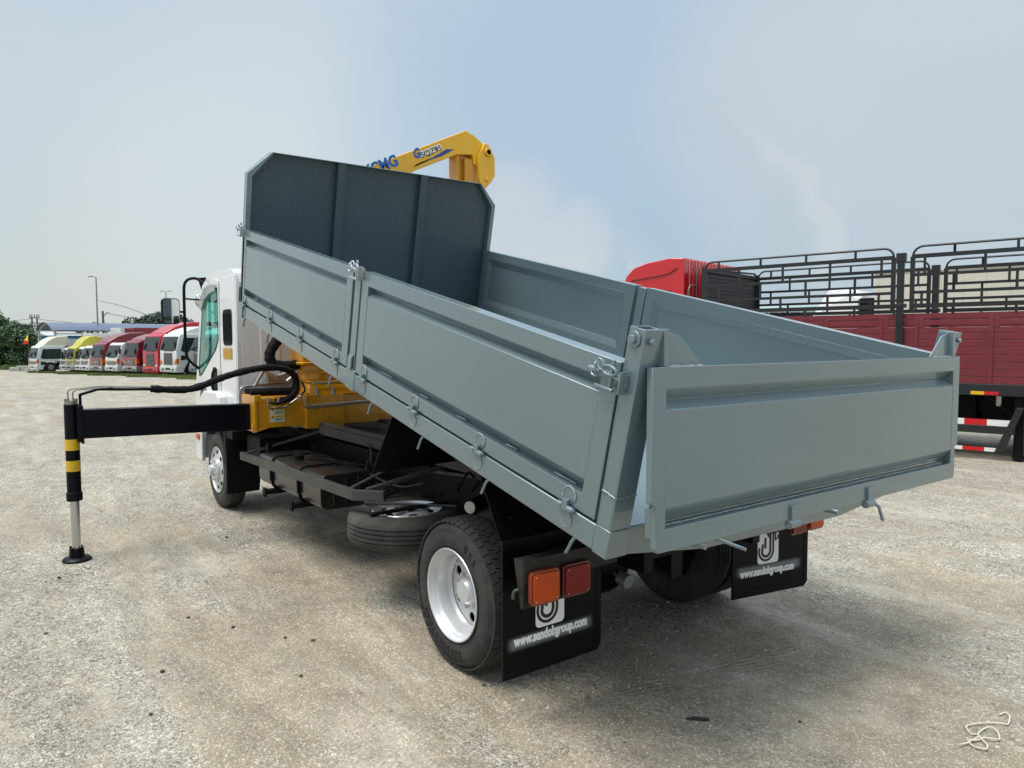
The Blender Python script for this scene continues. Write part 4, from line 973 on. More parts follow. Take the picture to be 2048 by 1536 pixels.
# outrigger
b = MB(); vs = [(-2.335, 3.58, .966), (-1.0, 3.58, .938), (-1.0, 3.72, .938), (-2.335, 3.72, .966), (-2.335, 3.58, 1.19), (-1.0, 3.58, 1.165), (-1.0, 3.72, 1.165), (-2.335, 3.72, 1.19)]
b.add(vs, [(0, 3, 2, 1), (4, 5, 6, 7), (0, 1, 5, 4), (1, 2, 6, 5), (2, 3, 7, 6), (3, 0, 4, 7)]); b.box(-2.352, -2.335, 3.555, 3.745, .93, 1.225)
for z in (1.0, 1.06, 1.12, 1.18):
    b.cyl((-2.365, 3.57, z), (-2.33, 3.57, z), .008, n=8)
ob_ = b.build('outrigger_beam', DKMET, truck, bevel=.007)
OX, OY = -2.408, 3.648
leg = MB(); leg.cyl((OX, OY, .495), (OX, OY, 1.235), .050, n=32); leg.cyl((OX, OY, .478), (OX, OY, .545), .057, n=32); leg.box(OX+.03, OX+.058, OY-.08, OY+.08, .94, 1.22)
leg = leg.build('outrigger_leg', DKMET, truck, bevel=.004)
b = MB(); b.cyl((OX, OY, .877), (OX, OY, .963), .0508, n=32); b.build('warning_band', MARK, leg)
b = MB(); b.cyl((OX, OY, .712), (OX, OY, .796), .0508, n=32); b.build('warning_band', MARK, leg)
b = MB(); b.cyl((OX, OY, .07), (OX, OY, .49), .0315, n=32); b.build('piston', CHROME, leg)
b = MB(); b.lathe([(0.004, .0), (.004, .102), (.014, .104), (.028, .09), (.036, .055), (.08, .052), (.10, .045), (.105, .0)], (OX, OY, 0), 'z', 40, False)
for i in range(4): q = R(45+90*i); b.cyl((OX+.05*math.cos(q), OY+.05*math.sin(q), .05), (OX+.05*math.cos(q), OY+.05*math.sin(q), .11), .012, n=8)
b.build('foot_plate', DKMET, leg)
b = MB(); b.cyl((OX, OY, 1.235), (OX, OY, 1.262), .046, n=24)
for i in range(6): q = R(60*i); b.cyl((OX+.038*math.cos(q), OY+.038*math.sin(q), 1.26), (OX+.038*math.cos(q), OY+.038*math.sin(q), 1.278), .009, n=6)
b.tube(spline([(-2.425, OY, 1.27), (-2.425, OY, 1.33), (-2.40, OY, 1.352), (-2.34, OY-.01, 1.355), (-2.2, OY-.01, 1.365), (-1.80, OY, 1.345)], 5), .0055, 8)
b.tube(spline([(-2.395, OY-.03, 1.27), (-2.395, OY-.03, 1.325), (-2.37, OY-.03, 1.345), (-2.30, OY-.03, 1.350), (-2.1, OY-.02, 1.357), (-1.80, OY-.01, 1.34)], 5), .0055, 8)
b.build('cylinder_head', PIPE, leg)
b = MB(); b.box(-2.355, -2.335, OY-.01, OY+.01, 1.20, 1.312); b.tube([(-2.345, OY, 1.306), (-2.22, OY, 1.343), (-1.80, OY, 1.325)], .011, 8)
b.box(-2.15, -2.12, OY-.02, OY+.02, 1.335, 1.365); b.build('hose_support', DKMET, ob_)
def hose(name, pts, r, par, n=6):
    P = spline(pts, n); b = MB(); b.tube(P, [r*(1+.04*math.sin(i*.9)+random.uniform(-.09, .09)) for i in range(len(P))], 12); return b.build(name, SLEEVE, par)
hose('hydraulic_hose', [(-1.84, OY, 1.332), (-1.7, OY, 1.318), (-1.55, OY, 1.315), (-1.43, OY-.01, 1.345), (-1.29, OY-.05, 1.405), (-1.12, OY-.08, 1.455), (-.95, OY-.1, 1.483), (-.78, OY-.1, 1.475), (-.68, OY-.1, 1.42), (-.65, OY-.1, 1.33), (-.67, OY-.12, 1.26), (-.75, OY-.16, 1.205), (-.87, OY-.2, 1.19)], .030, truck)
hose('hydraulic_hose', [(-.72, 3.75, 1.80), (-.74, 3.75, 1.74), (-.80, 3.74, 1.66), (-.83, 3.73, 1.58), (-.80, 3.72, 1.51), (-.70, 3.70, 1.49), (-.60, 3.69, 1.50), (-.5, 3.68, 1.50)], .048, truck)
b = MB(); b.tube(spline([(-.67, 3.55, 1.25), (-.8, 3.42, 1.2), (-.87, 3.40, 1.175), (-.93, 3.42, 1.18)], 5), .014)
b.tube(spline([(-.62, 3.5, 1.35), (-.61, 3.45, 1.28), (-.65, 3.43, 1.24)], 5), .01)
b.cyl((-1.02, 3.6, 1.26), (-1.05, 3.6, 1.26), .025, n=12); b.build('hose_coupling', BLKPL, truck)

# ------------------------------------------------------------------ neighbouring red stake truck (own frame: off = across, s = along, z up)
TD = R(12.4); P0 = Vector((8.6, 1.15, 0))
st_ = thing('stake_truck', 'red cab truck with maroon plank sides under tall black stake racks', 'truck', tuple(P0), TD, local=True)
MAROON = mat('maroon_board_paint', (.170, .020, .030), .42, 0, .15, var=(3, .12), dirt=((.10, .03, .03), 9, .4))
REDC = mat('red_cab_paint', (.52, .008, .014), .2, 0, .6)
RBLK = mat('black_rack_paint', (.012, .013, .015), .4, 0, .15)
REFW = mat('white_reflective_tape', (.75, .75, .74), .35); REFR = mat('red_reflective_tape', (.55, .01, .015), .35); REFY = mat('yellow_reflective_tape', (.75, .42, .01), .35)
def boards(off, name):
    b = MB(); S0, S1 = -3.6, 4.45; t = .035
    o0, o1 = (off, off+t)
    segs = []
    z = 1.075
    zs = [1.077, 1.179, 1.282, 1.386, 1.489, 1.601, 1.704, 1.806]
    for a, c in zip(zs, zs[1:]): b.box(o0+.006, o1, S0, S1, a+.004, c-.003)
    b.box(o0+.006, o1, S0, S1, 1.81, 1.890); b.box(o0+.006, o1, S0, S1, 2.022, 2.10)
    # middle board, cut so that narrow gaps show above and below it
    b.box(o0+.008, o1-.004, S0, S1, 1.925, 1.996)
    b.box(o1+.001, o1+.012, S0, S1, 1.08, 1.885)
    pan = b.build(name, MAROON, st_, bevel=.002)
    b = MB()
    for s_ in (-1.55, -.75, .18, 1.13, 1.62, 2.5, 3.35, 4.2):
        b.box(o0-.008, o0+.006, s_-.028, s_+.028, 1.07, 2.06)
        for z_ in (1.12, 1.33, 1.54, 1.75, 1.96): b.cyl((o0-.008, s_, z_), (o0-.013, s_, z_), .008, n=6)
        b.box(o0+.002, o1+.01, s_-.10, s_+.02, 1.89, 2.03)
    b.build('board_stile', MAROON, pan, bevel=.002)
    return pan
boards(0, 'side_boards'); boards(2.36, 'side_boards')
b = MB(); b.box(-.01, .05, -3.6, 4.5, .913, 1.074); b.box(2.35, 2.41, -3.6, 4.5, .913, 1.074); b.box(.05, 2.35, -3.6, 4.5, 1.03, 1.065)
b.box(.7, .8, -3.5, 6.9, .62, .93); b.box(1.6, 1.7, -3.5, 6.9, .62, .93)
for s_ in (-3, -2, -1, 0, 1, 2, 3, 4): b.box(.05, 2.35, s_, s_+.06, .93, 1.03)
b.plate([(.30, .90), (.60, .90), (-.15, .40), (-.20, .42)], 'x', .35, .37) if 0 else None
b.tube([(.3, .30, .93), (.6, -.1, .55)], .01)
b.build('chassis', mat('dark_chassis', (.010, .012, .016), .5), st_, bevel=.004)
b = MB(); b.box(.45, 1.95, .40, 1.7, .36, .92); b.box(.5, 1.9, 1.9, 3.4, .42, .9); b.box(.55, 1.8, -.35, .35, .38, .92); b.build('toolbox', BLKPL, st_, bevel=.01)
for (z0, z1, cuts, off) in ((.488, .572, ((.60, 3.2, 0), (.47, .60, 0), (.192, .47, 1), (-.145, .192, 0)), -.012), (.118, .170, ((.75, 3.2, 0), (.482, .75, 0), (.213, .482, 1), (-.02, .213, 0)), -.012)):
    b = MB()
    for a, c, k in cuts: b.mi = k; b.box(off, off+.03, a, c-.0005, z0, z1)
    b.build('side_underrun_bar', [REFW, REFR], st_)
b = MB(); b.box(-.02, .02, -.145, 2.2, .375, .485); b.plate([(-.155, .76), (-.24, .76), (-.02, .118), (.09, .118)][0:4], 'x', -.03, .0); b.box(-.02, .05, -.34, -.24, .1, .9); b.build('underrun_bracket', RBLK, st_, bevel=.003)
b = MB(); b.box(-.016, -.0105, .238, .402, .925, .972); b.mi = 1; b.box(-.016, -.0105, .065, .2375, .925, .972); b.build('marker_tape', [REFY, REFR], st_)
b = MB(); b.cyl((.0, -.19, .075), (.14, -.19, .075), .075, n=20); b.box(.05, .10, -.26, -.12, .07, .9); b.build('landing_wheel', BLKPL, st_)
b = MB(); b.cyl((.0, .06, .80), (-.03, .06, .80), .03, n=12); b.box(-.01, .02, .03, .09, .80, .91); b.build('hook', PIPE, st_)
def rack(off, s0, s1, pat, name='stake_rack'):
    b = MB(); x = off; zt = 3.095; rr = .14
    pts = [(x, s0, 2.12), (x, s0, zt-rr)]+[(x, s0+rr-rr*math.cos(R(a)), zt-rr+rr*math.sin(R(a))) for a in (20, 40, 60, 80, 90)]+[(x, s1-rr+rr*math.sin(R(a)), zt-rr+rr*math.cos(R(a))) for a in (0, 20, 40, 60, 80)]+[(x, s1, zt-rr), (x, s1, 2.12)]
    b.tube(pts, .017, 8)
    for z, h in ((2.95, .030), (2.675, .022), (2.415, .022), (2.215, .032)): b.box(x-.015, x+.015, s0, s1, z-h, z+h)
    for e in (s0, s1):
        b.box(x-.02, x+.02, e-.03, e+.03, 2.12, 2.95)
    L_ = s1-s0
    for i, s_ in enumerate(pat):
        b.box(x-.012, x+.012, s_-.017, s_+.017, *[(2.975, 3.085), (2.692, 2.93), (2.43, 2.66), (2.24, 2.40), (2.10, 2.19)][i % 5])
    return b.build(name, RBLK, st_)
def pat(s0, s1):
    out = []; k = 0
    offs = (0.55, .17, .55, .20, .55, .15)
    for j in range(5):
        ss = []; s_ = s0+(offs[j] if s0 < 1 else offs[j])
        while s_ < s1-.1: ss.append(s_); s_ += .76
        out.append(ss)
    res = []
    n = max(len(o) for o in out)
    for i in range(n):
        for j in range(5): res.append(out[j][i] if i < len(out[j]) else out[j][-1])
    return res
for off in (.0, 2.38):
    rack(off, 1.46, 4.55, pat(1.46, 4.55)); rack(off, -3.4, 1.20, pat(-3.4+.47, 1.20))
    b = MB(); b.box(off-.055, off-.022 if off < 1 else off+.05, 1.30, 1.40, 1.53, 3.0); b.box(off-.065, off+.03, 1.285, 1.415, 2.88, 3.01); b.box(off-.065, off+.03, 1.27, 1.43, 2.19, 2.25)
    b.cyl((off-.06, 1.31, 1.60), (off-.075, 1.31, 1.60), .022, n=12); b.cyl((off-.06, 1.39, 1.60), (off-.075, 1.39, 1.60), .022, n=12)
    b.build('stake_post', RBLK, st_, bevel=.003)
b = MB()
b.box(0, .06, 4.56, 4.62, 1.07, 3.03); b.box(2.34, 2.40, 4.56, 4.62, 1.07, 3.03); b.box(0.06, 2.34, 4.565, 4.615, 2.93, 3.0)
b.box(.06, 2.34, 4.602, 4.61, 1.08, 2.93)
for i in range(26): z_ = 1.1+i*.07; b.box(.06, 2.34, 4.585+.004*(i % 2), 4.60+.004*(i % 2), z_, z_+.064)
b.tube([(.6, 4.6, 3.0), (2.3, 4.6, 3.05), (2.38, 4.6, 2.98)], .02)
b.build('front_bulkhead', mat('dark_bulkhead_paint', (.014, .016, .020), .5), st_, bevel=.003)
# cab with sleeper and roof fairing
b = MB()
side = [(4.98, 1.0), (4.98, 3.22), (5.3, 3.235), (5.75, 3.18), (6.05, 3.10), (6.22, 2.95), (6.33, 2.70), (6.55, 2.45), (6.62, 1.6), (6.66, .5), (5.1, .5)]
b.plate(side, 'x', .02, 2.38)
for i in range(16): x = .22+i*.135; b.box(x, x+.07, 4.955, 5.0, 1.0, 3.20)
rc = b.build('cab', REDC, st_, bevel=.05, seg=3)
b = MB(); b.tube(spline([(.012, 6.1, 2.86), (.006, 5.6, 2.91), (.006, 5.3, 2.95), (.01, 5.12, 3.04)], 6), .010); b.box(.0, .03, 5.25, 5.6, 2.60, 2.64); b.plate([(5.35, 2.62), (5.55, 2.62), (5.75, 2.2), (5.6, 2.0), (5.4, 2.0)], 'x', .012, .019)
b.build('cab_trim', mat('dark_red_trim', (.12, .004, .006), .4), rc)  # trim strips and panel in one even dark red
b = MB(); b.tube(spline([(.1, 4.93, 2.3), (.1, 4.93, 2.62), (.18, 4.92, 2.72), (.34, 4.92, 2.73)], 5), .014); b.tube([(.42, 4.93, 1.4), (.42, 4.93, 3.2)], .008); b.build('exhaust_pipe', PIPE, rc)
for s_ in (5.75, -2.6):
    w_ = MB(); tyre(w_, .05, s_, .5, wd=.27, ro=.50, rb=.29, n=40); w_.build('wheel', RUBBER, st_)
# white box truck beyond it
wt = thing('box_truck', 'white box truck with roof fairing parked behind the maroon stake truck', 'truck', tuple(P0), TD, local=True)
CREAM = mat('cream_box_panels', (.60, .57, .49), .4, var=(1.5, .05)); WTR = mat('white_truck_paint', (.80, .82, .82), .25, 0, .4)
b = MB(); b.box(9.35, 11.7, -2.6, 4.18, 1.1, 3.54)
for i in range(14): s_ = -2.4+i*.5; b.box(9.335, 9.35, s_, s_+.012, 1.15, 3.50)
b.box(9.33, 9.36, -2.6, 4.18, 3.48, 3.55)
b.build('cargo_box', CREAM, wt, bevel=.01)
b = MB(); b.plate([(4.6, .6), (4.6, 2.85), (4.75, 2.97), (5.0, 2.93), (5.35, 2.72), (5.75, 2.45), (6.0, 2.25), (6.15, 1.5), (6.15, .5)], 'x', 9.35, 11.7)
b.plate([(4.58, 2.6), (4.6, 2.96), (4.75, 3.10), (5.15, 3.15), (5.5, 3.14), (5.62, 2.98), (5.9, 2.5), (6.0, 2.3)], 'x', 9.75, 11.3)
b.build('cab', WTR, wt, bevel=.04, seg=2)
b = MB(); b.box(9.5, 11.5, 4.18, 4.6, 1.1, 2.85); b.box(9.6, 11.5, -2.4, 5.8, .6, 1.1); b.build('chassis', BLKPL, wt)
w_ = MB(); tyre(w_, 9.4, 5.4, .48, wd=.27, ro=.48, rb=.28, n=32); tyre(w_, 9.4, -1.6, .48, wd=.27, ro=.48, rb=.28, n=32); w_.build('wheel', RUBBER, wt)
# low workshop roof in the distance
ws = thing('workshop', 'low open workshop with pale metal roof beyond the parked trucks', 'building', tuple(P0+Vector((0, 0, -.2))), TD, local=True)
b = MB(); slab(b, [(16.5, 5.5, 2.95), (16.5, 13.0, 3.1), (20, 13.0, 3.45), (20, 5.5, 3.3)], .05)
for i in range(18): s_ = 5.7+i*.42; b.box(16.45, 16.5, s_, s_+.05, 2.9, 3.0)
b.build('roof', mat('pale_metal_roof', (.36, .46, .45), .4, .3), ws)
b = MB(); b.box(19.5, 19.6, 5.5, 13, 0, 3.1); b.build('wall', mat('dark_shed_wall', (.05, .05, .05), .8), ws)
b = MB()
for s_ in (5.7, 8, 10.4, 12.8): b.box(16.6, 16.75, s_, s_+.15, 0, 2.95)
b.box(16.55, 16.7, 5.5, 13, 2.78, 2.9); b.build('post', RBLK, ws)
# ------------------------------------------------------------------ far side of the yard
def at(px, D, z=None):
    r = ray(px, 690); k = D/r.dot(FH); p = CAM+r*k
    return Vector((p.x, p.y, gz(p.x, p.y) if z is None else z))
def zpix(py, D, px=200):
    r = ray(px, py); k = D/r.dot(FH); return CAM.z+r.z*k
yv = RH*.643+FH*.766; RZ = math.atan2(-yv.x, yv.y)
PW = mat('far_white_paint', (.66, .67, .66), .3, 0, .3); PCR = mat('far_cream_paint', (.60, .58, .44), .3, 0, .3); PMR = mat('far_maroon_paint', (.20, .010, .018), .25, 0, .4)
PRD = mat('far_red_paint', (.48, .012, .03), .25, 0, .4); PYL = mat('far_yellow_paint', (.48, .42, .04), .35, 0, .2); PSV = mat('far_silver_paint', (.25, .28, .29), .3, .4)
PCH = mat('far_chrome_bumper', (.42, .43, .44), .25, .6); PBL = mat('far_black', (.008, .008, .009), .5); PBX = mat('far_grey_box', (.50, .50, .52), .45); GRL = mat('far_grille', (.05, .05, .055), .35, .3)
LMP = mat('far_lamp_glass', (.55, .56, .56), .1, 0, .6)
def parked_truck(px, back, label, W=2.3, Hc=2.55, body=PW, bump=PW, top=None, box=None, fair=None, zb=.30, slant=.24, big=False, ind=True, zw=None, cl=1.8):
    r = (px-1024)/1454; t = (68*r+44.8)/(23.8+20*r); X, D = -44.8+23.8*t, 68-20*t
    p = Vector((CAM.x, CAM.y, 0))+RH*X+FH*D+yv*back; p.z = gz(p.x, p.y)
    T_ = thing('parked_truck', label, 'truck', tuple(p), RZ, 'trucks parked in a row across the yard', local=True)
    h = W/2; zw = zw or Hc*.53; top = top or body
    b = MB(); b.plate([(.06, zb+.1), (0, zb+.45), (0, zw), (slant, Hc-.12), (slant+.18, Hc), (cl, Hc), (cl, zb+.35), (cl-.1, zb+.3), (cl-.35, zb+.75), (.85, zb+.75), (.55, zb+.2)], 'x', -h, h)
    cb = b.build('cab', body, T_, bevel=.04, ang=22)
    b = MB(); b.plate([(-.03, zb), (-.06, zb+.12), (-.04, zb+.42), (.5, zb+.42), (.5, zb)], 'x', -h-.01, h+.01)
    b.mi = 1; b.box(-.35, .35, -.067, -.03, zb+.16, zb+.30)
    for s in (-1, 1): b.box(s*.72-.12, s*.72+.12, -.067, -.03, zb+.13, zb+.25)
    b.build('bumper', [bump, PBL], cb, bevel=.01)
    def onface(x0, x1, z0, z1, e0, e1):     # patch lying on the sloping windscreen plane
        f = lambda z: slant*(z-zw)/(Hc-.12-zw)
        vs = [(x, f(z)-e, z) for e in (e0, e1) for (x, z) in ((x0, z0), (x1, z0), (x1, z1), (x0, z1))]
        return vs, [(0, 1, 2, 3), (7, 6, 5, 4), (0, 4, 5, 1), (1, 5, 6, 2), (2, 6, 7, 3), (3, 7, 4, 0)]
    b = MB(); b.add(*onface(-h+.10, h-.10, zw+.06, Hc-.20, -.01, .015)); b.build('windscreen', DGLASS, cb)
    b = MB(); b.add(*onface(-h*.5, h*.1, zw+.02, zw+.10, .02, .03)); b.add(*onface(h*.1, h*.7, zw+.02, zw+.10, .02, .03))
    b.build('wiper', PBL, cb)
    b = MB(); b.plate([(slant*.4+.22, zw+.05), (slant+.28, Hc-.28), (cl-.35, Hc-.28), (cl-.35, zw-.05), (.5, zw-.05)], 'x', h-.004, h+.012); b.plate([(.30, zw-.28), (.75, zw-.30), (.85, zw-.5), (.45, zw-.62), (.30, zw-.6)], 'x', h-.004, h+.01)
    b.build('side_window', DGLASS, cb)
    b = MB(); gh = (zb+.52, zw-.12) if big else (zb+.50, zb+.50+.30)
    gw = .62 if big else .72; b.box(-gw, gw, -.02, .02, *gh); b.mi = 1
    nsl = 5 if big else 3
    for i in range(nsl): z = gh[0]+(i+.6)*(gh[1]-gh[0])/(nsl+.2); b.box(-gw, gw, -.05, -.018, z-.018, z+.018)
    b.cyl((0, -.055, gh[1]-.06), (0, -.02, gh[1]-.06), .07, n=14)
    b.build('grille', [GRL, PCH if not big else mat('far_grille_bar', (.22, .22, .23), .3, .5)], cb)
    for s in (-1, 1):
        b = MB(); b.box(s*(h-.26)-.15, s*(h-.26)+.15, -.03, .03, zb+.46, zb+.62) if not ind else b.box(s*(h-.28)-.13, s*(h-.28)+.13, -.072, -.03, zb+.2, zb+.34); b.build('headlight', LMP, cb, bevel=.01)
        if ind:
            b = MB(); x0, x1 = sorted((s*(h-.32), s*(h+.012))); b.plate([(x0, zb+.55), (x1, zb+.60), (x1, zb+.95) if s > 0 else (x1, zb+.72), (x0, zb+.72) if s > 0 else (x0, zb+.95)], 'y', -.02, .16); b.build('indicator', mat('far_amber', (.55, .13, .005), .3), cb)
        b = MB(); x = s*(h+.16); b.box(x-.10, x+.10, -.22, -.10, zw+.25, zw+.62); b.tube([(s*(h-.02), .02, zw+.72), (x, -.14, zw+.74), (x, -.14, zw+.2), (s*(h-.02), .02, zw+.05)], .015, 6); b.build('mirror', PBL, cb, bevel=.02)
    if fair:
        fh, fl, fm = fair
        b = MB(); b.plate([(slant+.25, Hc-.03), (slant+.35, Hc+.10), (slant+.35+fl*.22, Hc+fh*.58), (slant+.25+fl*.55, Hc+fh*.92), (slant+.25+fl, Hc+fh), (slant+.30+fl, Hc+fh*.3), (slant+.25+fl, Hc-.05)], 'x', -h+.12, h-.12); b.build('roof_fairing', fm, cb, bevel=.06, ang=18)
    L_ = 5.5
    if box:
        bl, bh, bm_, wb = box; L_ = cl+.25+bl
        b = MB(); b.box(-wb/2, wb/2, cl+.3, cl+.3+bl, 1.0, bh); 
        for i in range(int(bl/.5)): b.box(wb/2, wb/2+.012, cl+.4+i*.5, cl+.42+i*.5, 1.05, bh-.06)
        b.box(-wb/2, wb/2+.02, cl+.29, cl+.3+bl, bh-.05, bh+.01); b.build('cargo_box', bm_, T_, bevel=.01)
    b = MB(); b.box(-.45, .45, .5, L_, .45, .85); b.box(-h+.1, h-.1, .35, cl+.2, .25, .6); b.box(-h+.15, h-.1, cl, L_-.5, .55, .95); b.build('chassis', PBL, T_)
    rr = .50 if Hc > 2.3 else .38
    for s in (-1, 1):
        for y in (1.15, L_-1.4):
            b = MB(); x0, x1 = (h-.27, h-.02) if s > 0 else (-h+.02, -h+.27)
            b.cyl((x0, y, rr), (x1, y, rr), rr, n=20); b.mi = 1; b.cyl((x1 if s > 0 else x0, y, rr), ((x1+.02) if s > 0 else (x0-.02), y, rr), rr*.5, n=14); b.build('wheel', [PBL, PCH], T_)
    return T_
parked_truck(66, 0, 'white truck with tall cream roof fairing, far left end of the parked row', W=2.3, Hc=2.50, body=PW, fair=(.95, 2.2, PCR), box=(6, 3.15, PBX, 2.4), cl=2.4, top=PCR)
parked_truck(98, 1.2, 'small white truck directly right of the cream fairing truck', W=2.0, Hc=2.3, slant=.42, ind=False)
parked_truck(115, 1.2, 'small white truck with dark windscreen, left of the yellow fronted truck', W=1.9, Hc=2.3, slant=.34, ind=False)
parked_truck(126, .5, 'small truck with yellow front and a long yellow topped box', W=1.9, Hc=2.35, body=PYL, bump=PCH, ind=False, box=(5.2, 3.12, PYL, 1.9), fair=(.95, 1.6, PYL))
parked_truck(141, .6, 'small white truck with black grille line, right of the yellow fronted truck', W=2.0, Hc=2.3, slant=.42, ind=False)
parked_truck(164, .2, 'white light truck standing left of the maroon truck with tall fairing', W=2.1, Hc=2.35, slant=.42, ind=False, box=(3.2, 2.3, PW, 2.0))
parked_truck(193, 0, 'maroon truck with tall maroon roof fairing in the middle of the row', W=2.4, Hc=2.55, body=PMR, bump=PCH, fair=(.85, 3.0, PMR), cl=2.6)
parked_truck(223, 0, 'white cab truck between the two maroon trucks', W=2.3, Hc=2.5, slant=.4, box=(5, 2.3, PBL, 2.2))
parked_truck(260, 0, 'maroon truck with low roof fairing beside the bright red truck', W=2.4, Hc=2.6, body=PMR, bump=PCH, fair=(.55, 2.2, PMR), cl=2.6)
parked_truck(301, 0, 'bright red tractor truck with high red roof and tall black grille', W=2.45, Hc=3.0, body=PRD, bump=PRD, big=True, fair=(.95, 3.6, PRD), zw=1.75, ind=False, zb=.22, cl=2.4)
parked_truck(337, 0, 'large white tractor truck with grey grille right of the bright red one', W=2.45, Hc=2.95, body=PW, bump=PW, big=True, fair=(.55, 2.2, PW), zw=1.75, cl=2.5)
parked_truck(385, .4, 'silver grey truck at the right end of the row beside the white cab', W=2.45, Hc=2.85, body=PSV, bump=PSV, big=True, fair=(.5, 2.0, PW), zw=1.7, ind=False, slant=.5)
def container(px0, D, L_, top, m, label, W_=2.4, dn=2.6):
    p = at(px0, D); T_ = thing('cargo_container', label, 'container', tuple(p), RZ, local=True)
    hz = zpix(top, D, px0)-p.z; b = MB(); b.box(0, W_, 0, L_, hz-dn, hz)
    for i in range(int(L_/.3)): b.box(W_, W_+.03, .1+i*.3, .22+i*.3, hz-dn+.1, hz-.1)
    for i in range(int(W_/.25)): b.box(.1+i*.25, .2+i*.25, -.03, 0, hz-dn+.1, hz-.1)
    b.build('box', m, T_, bevel=.01)
    b = MB(); b.box(0.1, W_-.1, .1, L_-.1, 0.02, hz-dn); b.build('stand', PBL, T_)
container(168, 84, 6, 667, PW, 'plain white container behind the yellow topped truck')
container(222, 76, 3.0, 656, mat('far_ribbed_white', (.60, .62, .60), .5), 'ribbed white container standing behind the two maroon trucks')
container(250, 72.5, 6, 656, PMR, 'dark red container rising behind the bright red truck', 2.3)
# arched open shed
S0 = at(93, 88); S1 = at(388, 104)
ax_ = (S1-S0); ax_.z = 0; Ls = ax_.length; ax_.normalize(); RZs = math.atan2(-ax_.x, ax_.y)
sh = thing('open_shed', 'long open shed with blue arched roof and pale posts behind the parked trucks', 'shed', (S0.x, S0.y, -1.27), RZs, local=True)
hw = 2.05; ez, rz_ = zpix(661, 88)+1.27, zpix(645, 88)+1.27
Rr = (hw*hw+(rz_-ez)**2)/(2*(rz_-ez)); a0 = math.asin(hw/Rr)
def archp(r_, n=14): return [(r_*math.sin(a0*(-1+2*i/n)), rz_-Rr+r_*math.cos(a0*(-1+2*i/n))) for i in range(n+1)]
b = MB(); o1, i1 = archp(Rr+.06), archp(Rr); b.plate(o1+i1[::-1], 'y', -.3, Ls); b.box(hw-.05, hw+.45, 0, Ls, ez-.1, ez-.04) ; b.build('roof', mat('blue_roof_sheet', (.12, .15, .215), .45, 0, .1), sh)
b = MB(); o1, i1 = archp(Rr-.02), archp(Rr-.20)
for k in range(int(Ls/6)+1): b.plate(o1+i1[::-1], 'y', k*6., k*6.+.12)
b.box(hw-.02, hw+.5, .2, Ls, ez-.50, ez-.28)
for s in (-1, 1):
    for k in range(int(Ls/6)+1): b.box(s*hw-.10, s*hw+.10, k*6., k*6.+.2, 0, ez+.02)
b.build('post', mat('shed_white_steel', (.55, .54, .50), .5), sh)
b = MB(); b.box(-hw+.1, hw-.1, 2.5, Ls-1, ez-.05, ez+.0); b.box(-hw, -hw+.1, 10, Ls, 0, ez); b.build('shaded_ceiling', PBL, sh)  # black ceiling and back wall; shadow under the arch is in their colour
bh = thing('blue_hall', 'low blue clad hall seen under the arched shed', 'building', tuple(at(62, 118)), RZs, local=True)
hz = zpix(671, 118)-bh.location.z
b = MB(); b.box(0, 6, 0, 14, 0, hz); 
b.build('wall', mat('blue_wall_sheet', (.02, .12, .24), .5), bh, bevel=.02)
b = MB(); b.plate([(-.2, hz), (6.2, hz), (3, hz+.5)], 'y', -.2, 14.2); b.build('roof', mat('hall_pale_roof', (.5, .55, .58), .5), bh)
# poles, lamps, cables
POLE = mat('galvanised_pole', (.22, .25, .26), .5, .3); WOOD = mat('weathered_timber_pole', (.10, .10, .095), .8)
def lamp(px, top, D, label, arms):
    p = at(px, D); t_ = thing('street_lamp', label, 'street lamp', tuple(p), -math.atan2(RH.y, RH.x)*0+math.atan2(RH.y, RH.x), local=True); h = zpix(top, D, px)-p.z
    b = MB(); b.tube([(0, 0, 0), (0, 0, h)], [.13, .07], 10); b.build('pole', POLE, t_)
    for s in arms:
        b = MB(); b.tube([(0, 0, h-.05), (s*.35, 0, h+.03), (s*.6, 0, h+.05)], .04, 8); b.box(min(s*.35, s*.95), max(s*.35, s*.95), -.12, .12, h, h+.12); b.build('lamp_head', POLE, t_, bevel=.03)
lamp(197, 554, 92, 'tall single arm street lamp behind the arched shed', (-1,)); lamp(335, 583, 125, 'distant twin arm street lamp above the dark tree', (-1, 1))
def pole(px, top, D, label, kind):
    p = at(px, D); t_ = thing('utility_pole', label, 'utility pole', tuple(p), math.atan2(RH.y, RH.x), local=True); h = zpix(top, D, px)-p.z
    b = MB(); b.tube([(0, 0, 0), (0, 0, h)], [.17, .12], 10)
    if kind: b.tube([(.8, 0, 0), (.8, 0, h)], [.15, .11], 8)
    b.build('pole', WOOD, t_)
    if kind:
        b = MB()
        for z in (h-.2, h-1.0, h-1.6): b.box(-.4, 1.2, -.06, .06, z, z+.14)
        for x in (-.3, 0, .4, .8, 1.1): b.cyl((x, 0, h-.05), (x, 0, h+.4), .07, n=8); b.cyl((x, 0, h-1.5), (x, 0, h-1.1), .10, n=8)
        b.build('crossarm', WOOD, t_)
    else:
        b = MB(); b.tube([(0, 0, h-.8), (.5, 0, h-.2), (.9, 0, h-.25)], .05, 6); b.tube([(0, 0, h-.5), (1.2, 0, .5)], .02, 4); b.build('crossarm', WOOD, t_)
pole(208, 622, 95, 'single timber utility pole right of the tall street lamp', 0); pole(66, 634, 115, 'twin utility pole with transformers behind the shed gable', 1)
def cable(pts, label, r=.03):
    P = []
    for px, py, D in pts: q = ray(px, py); P.append(tuple(CAM+q*(D/q.dot(FH))))
    b = MB(); b.tube(spline(P, 6), r, 5); o = b.build('overhead_cable', PBL); tag(o, label, 'cable')
cable([(-60, 644, 112), (0, 643, 113), (30, 641, 114), (62, 638, 115)], 'overhead cable running left from the twin pole')
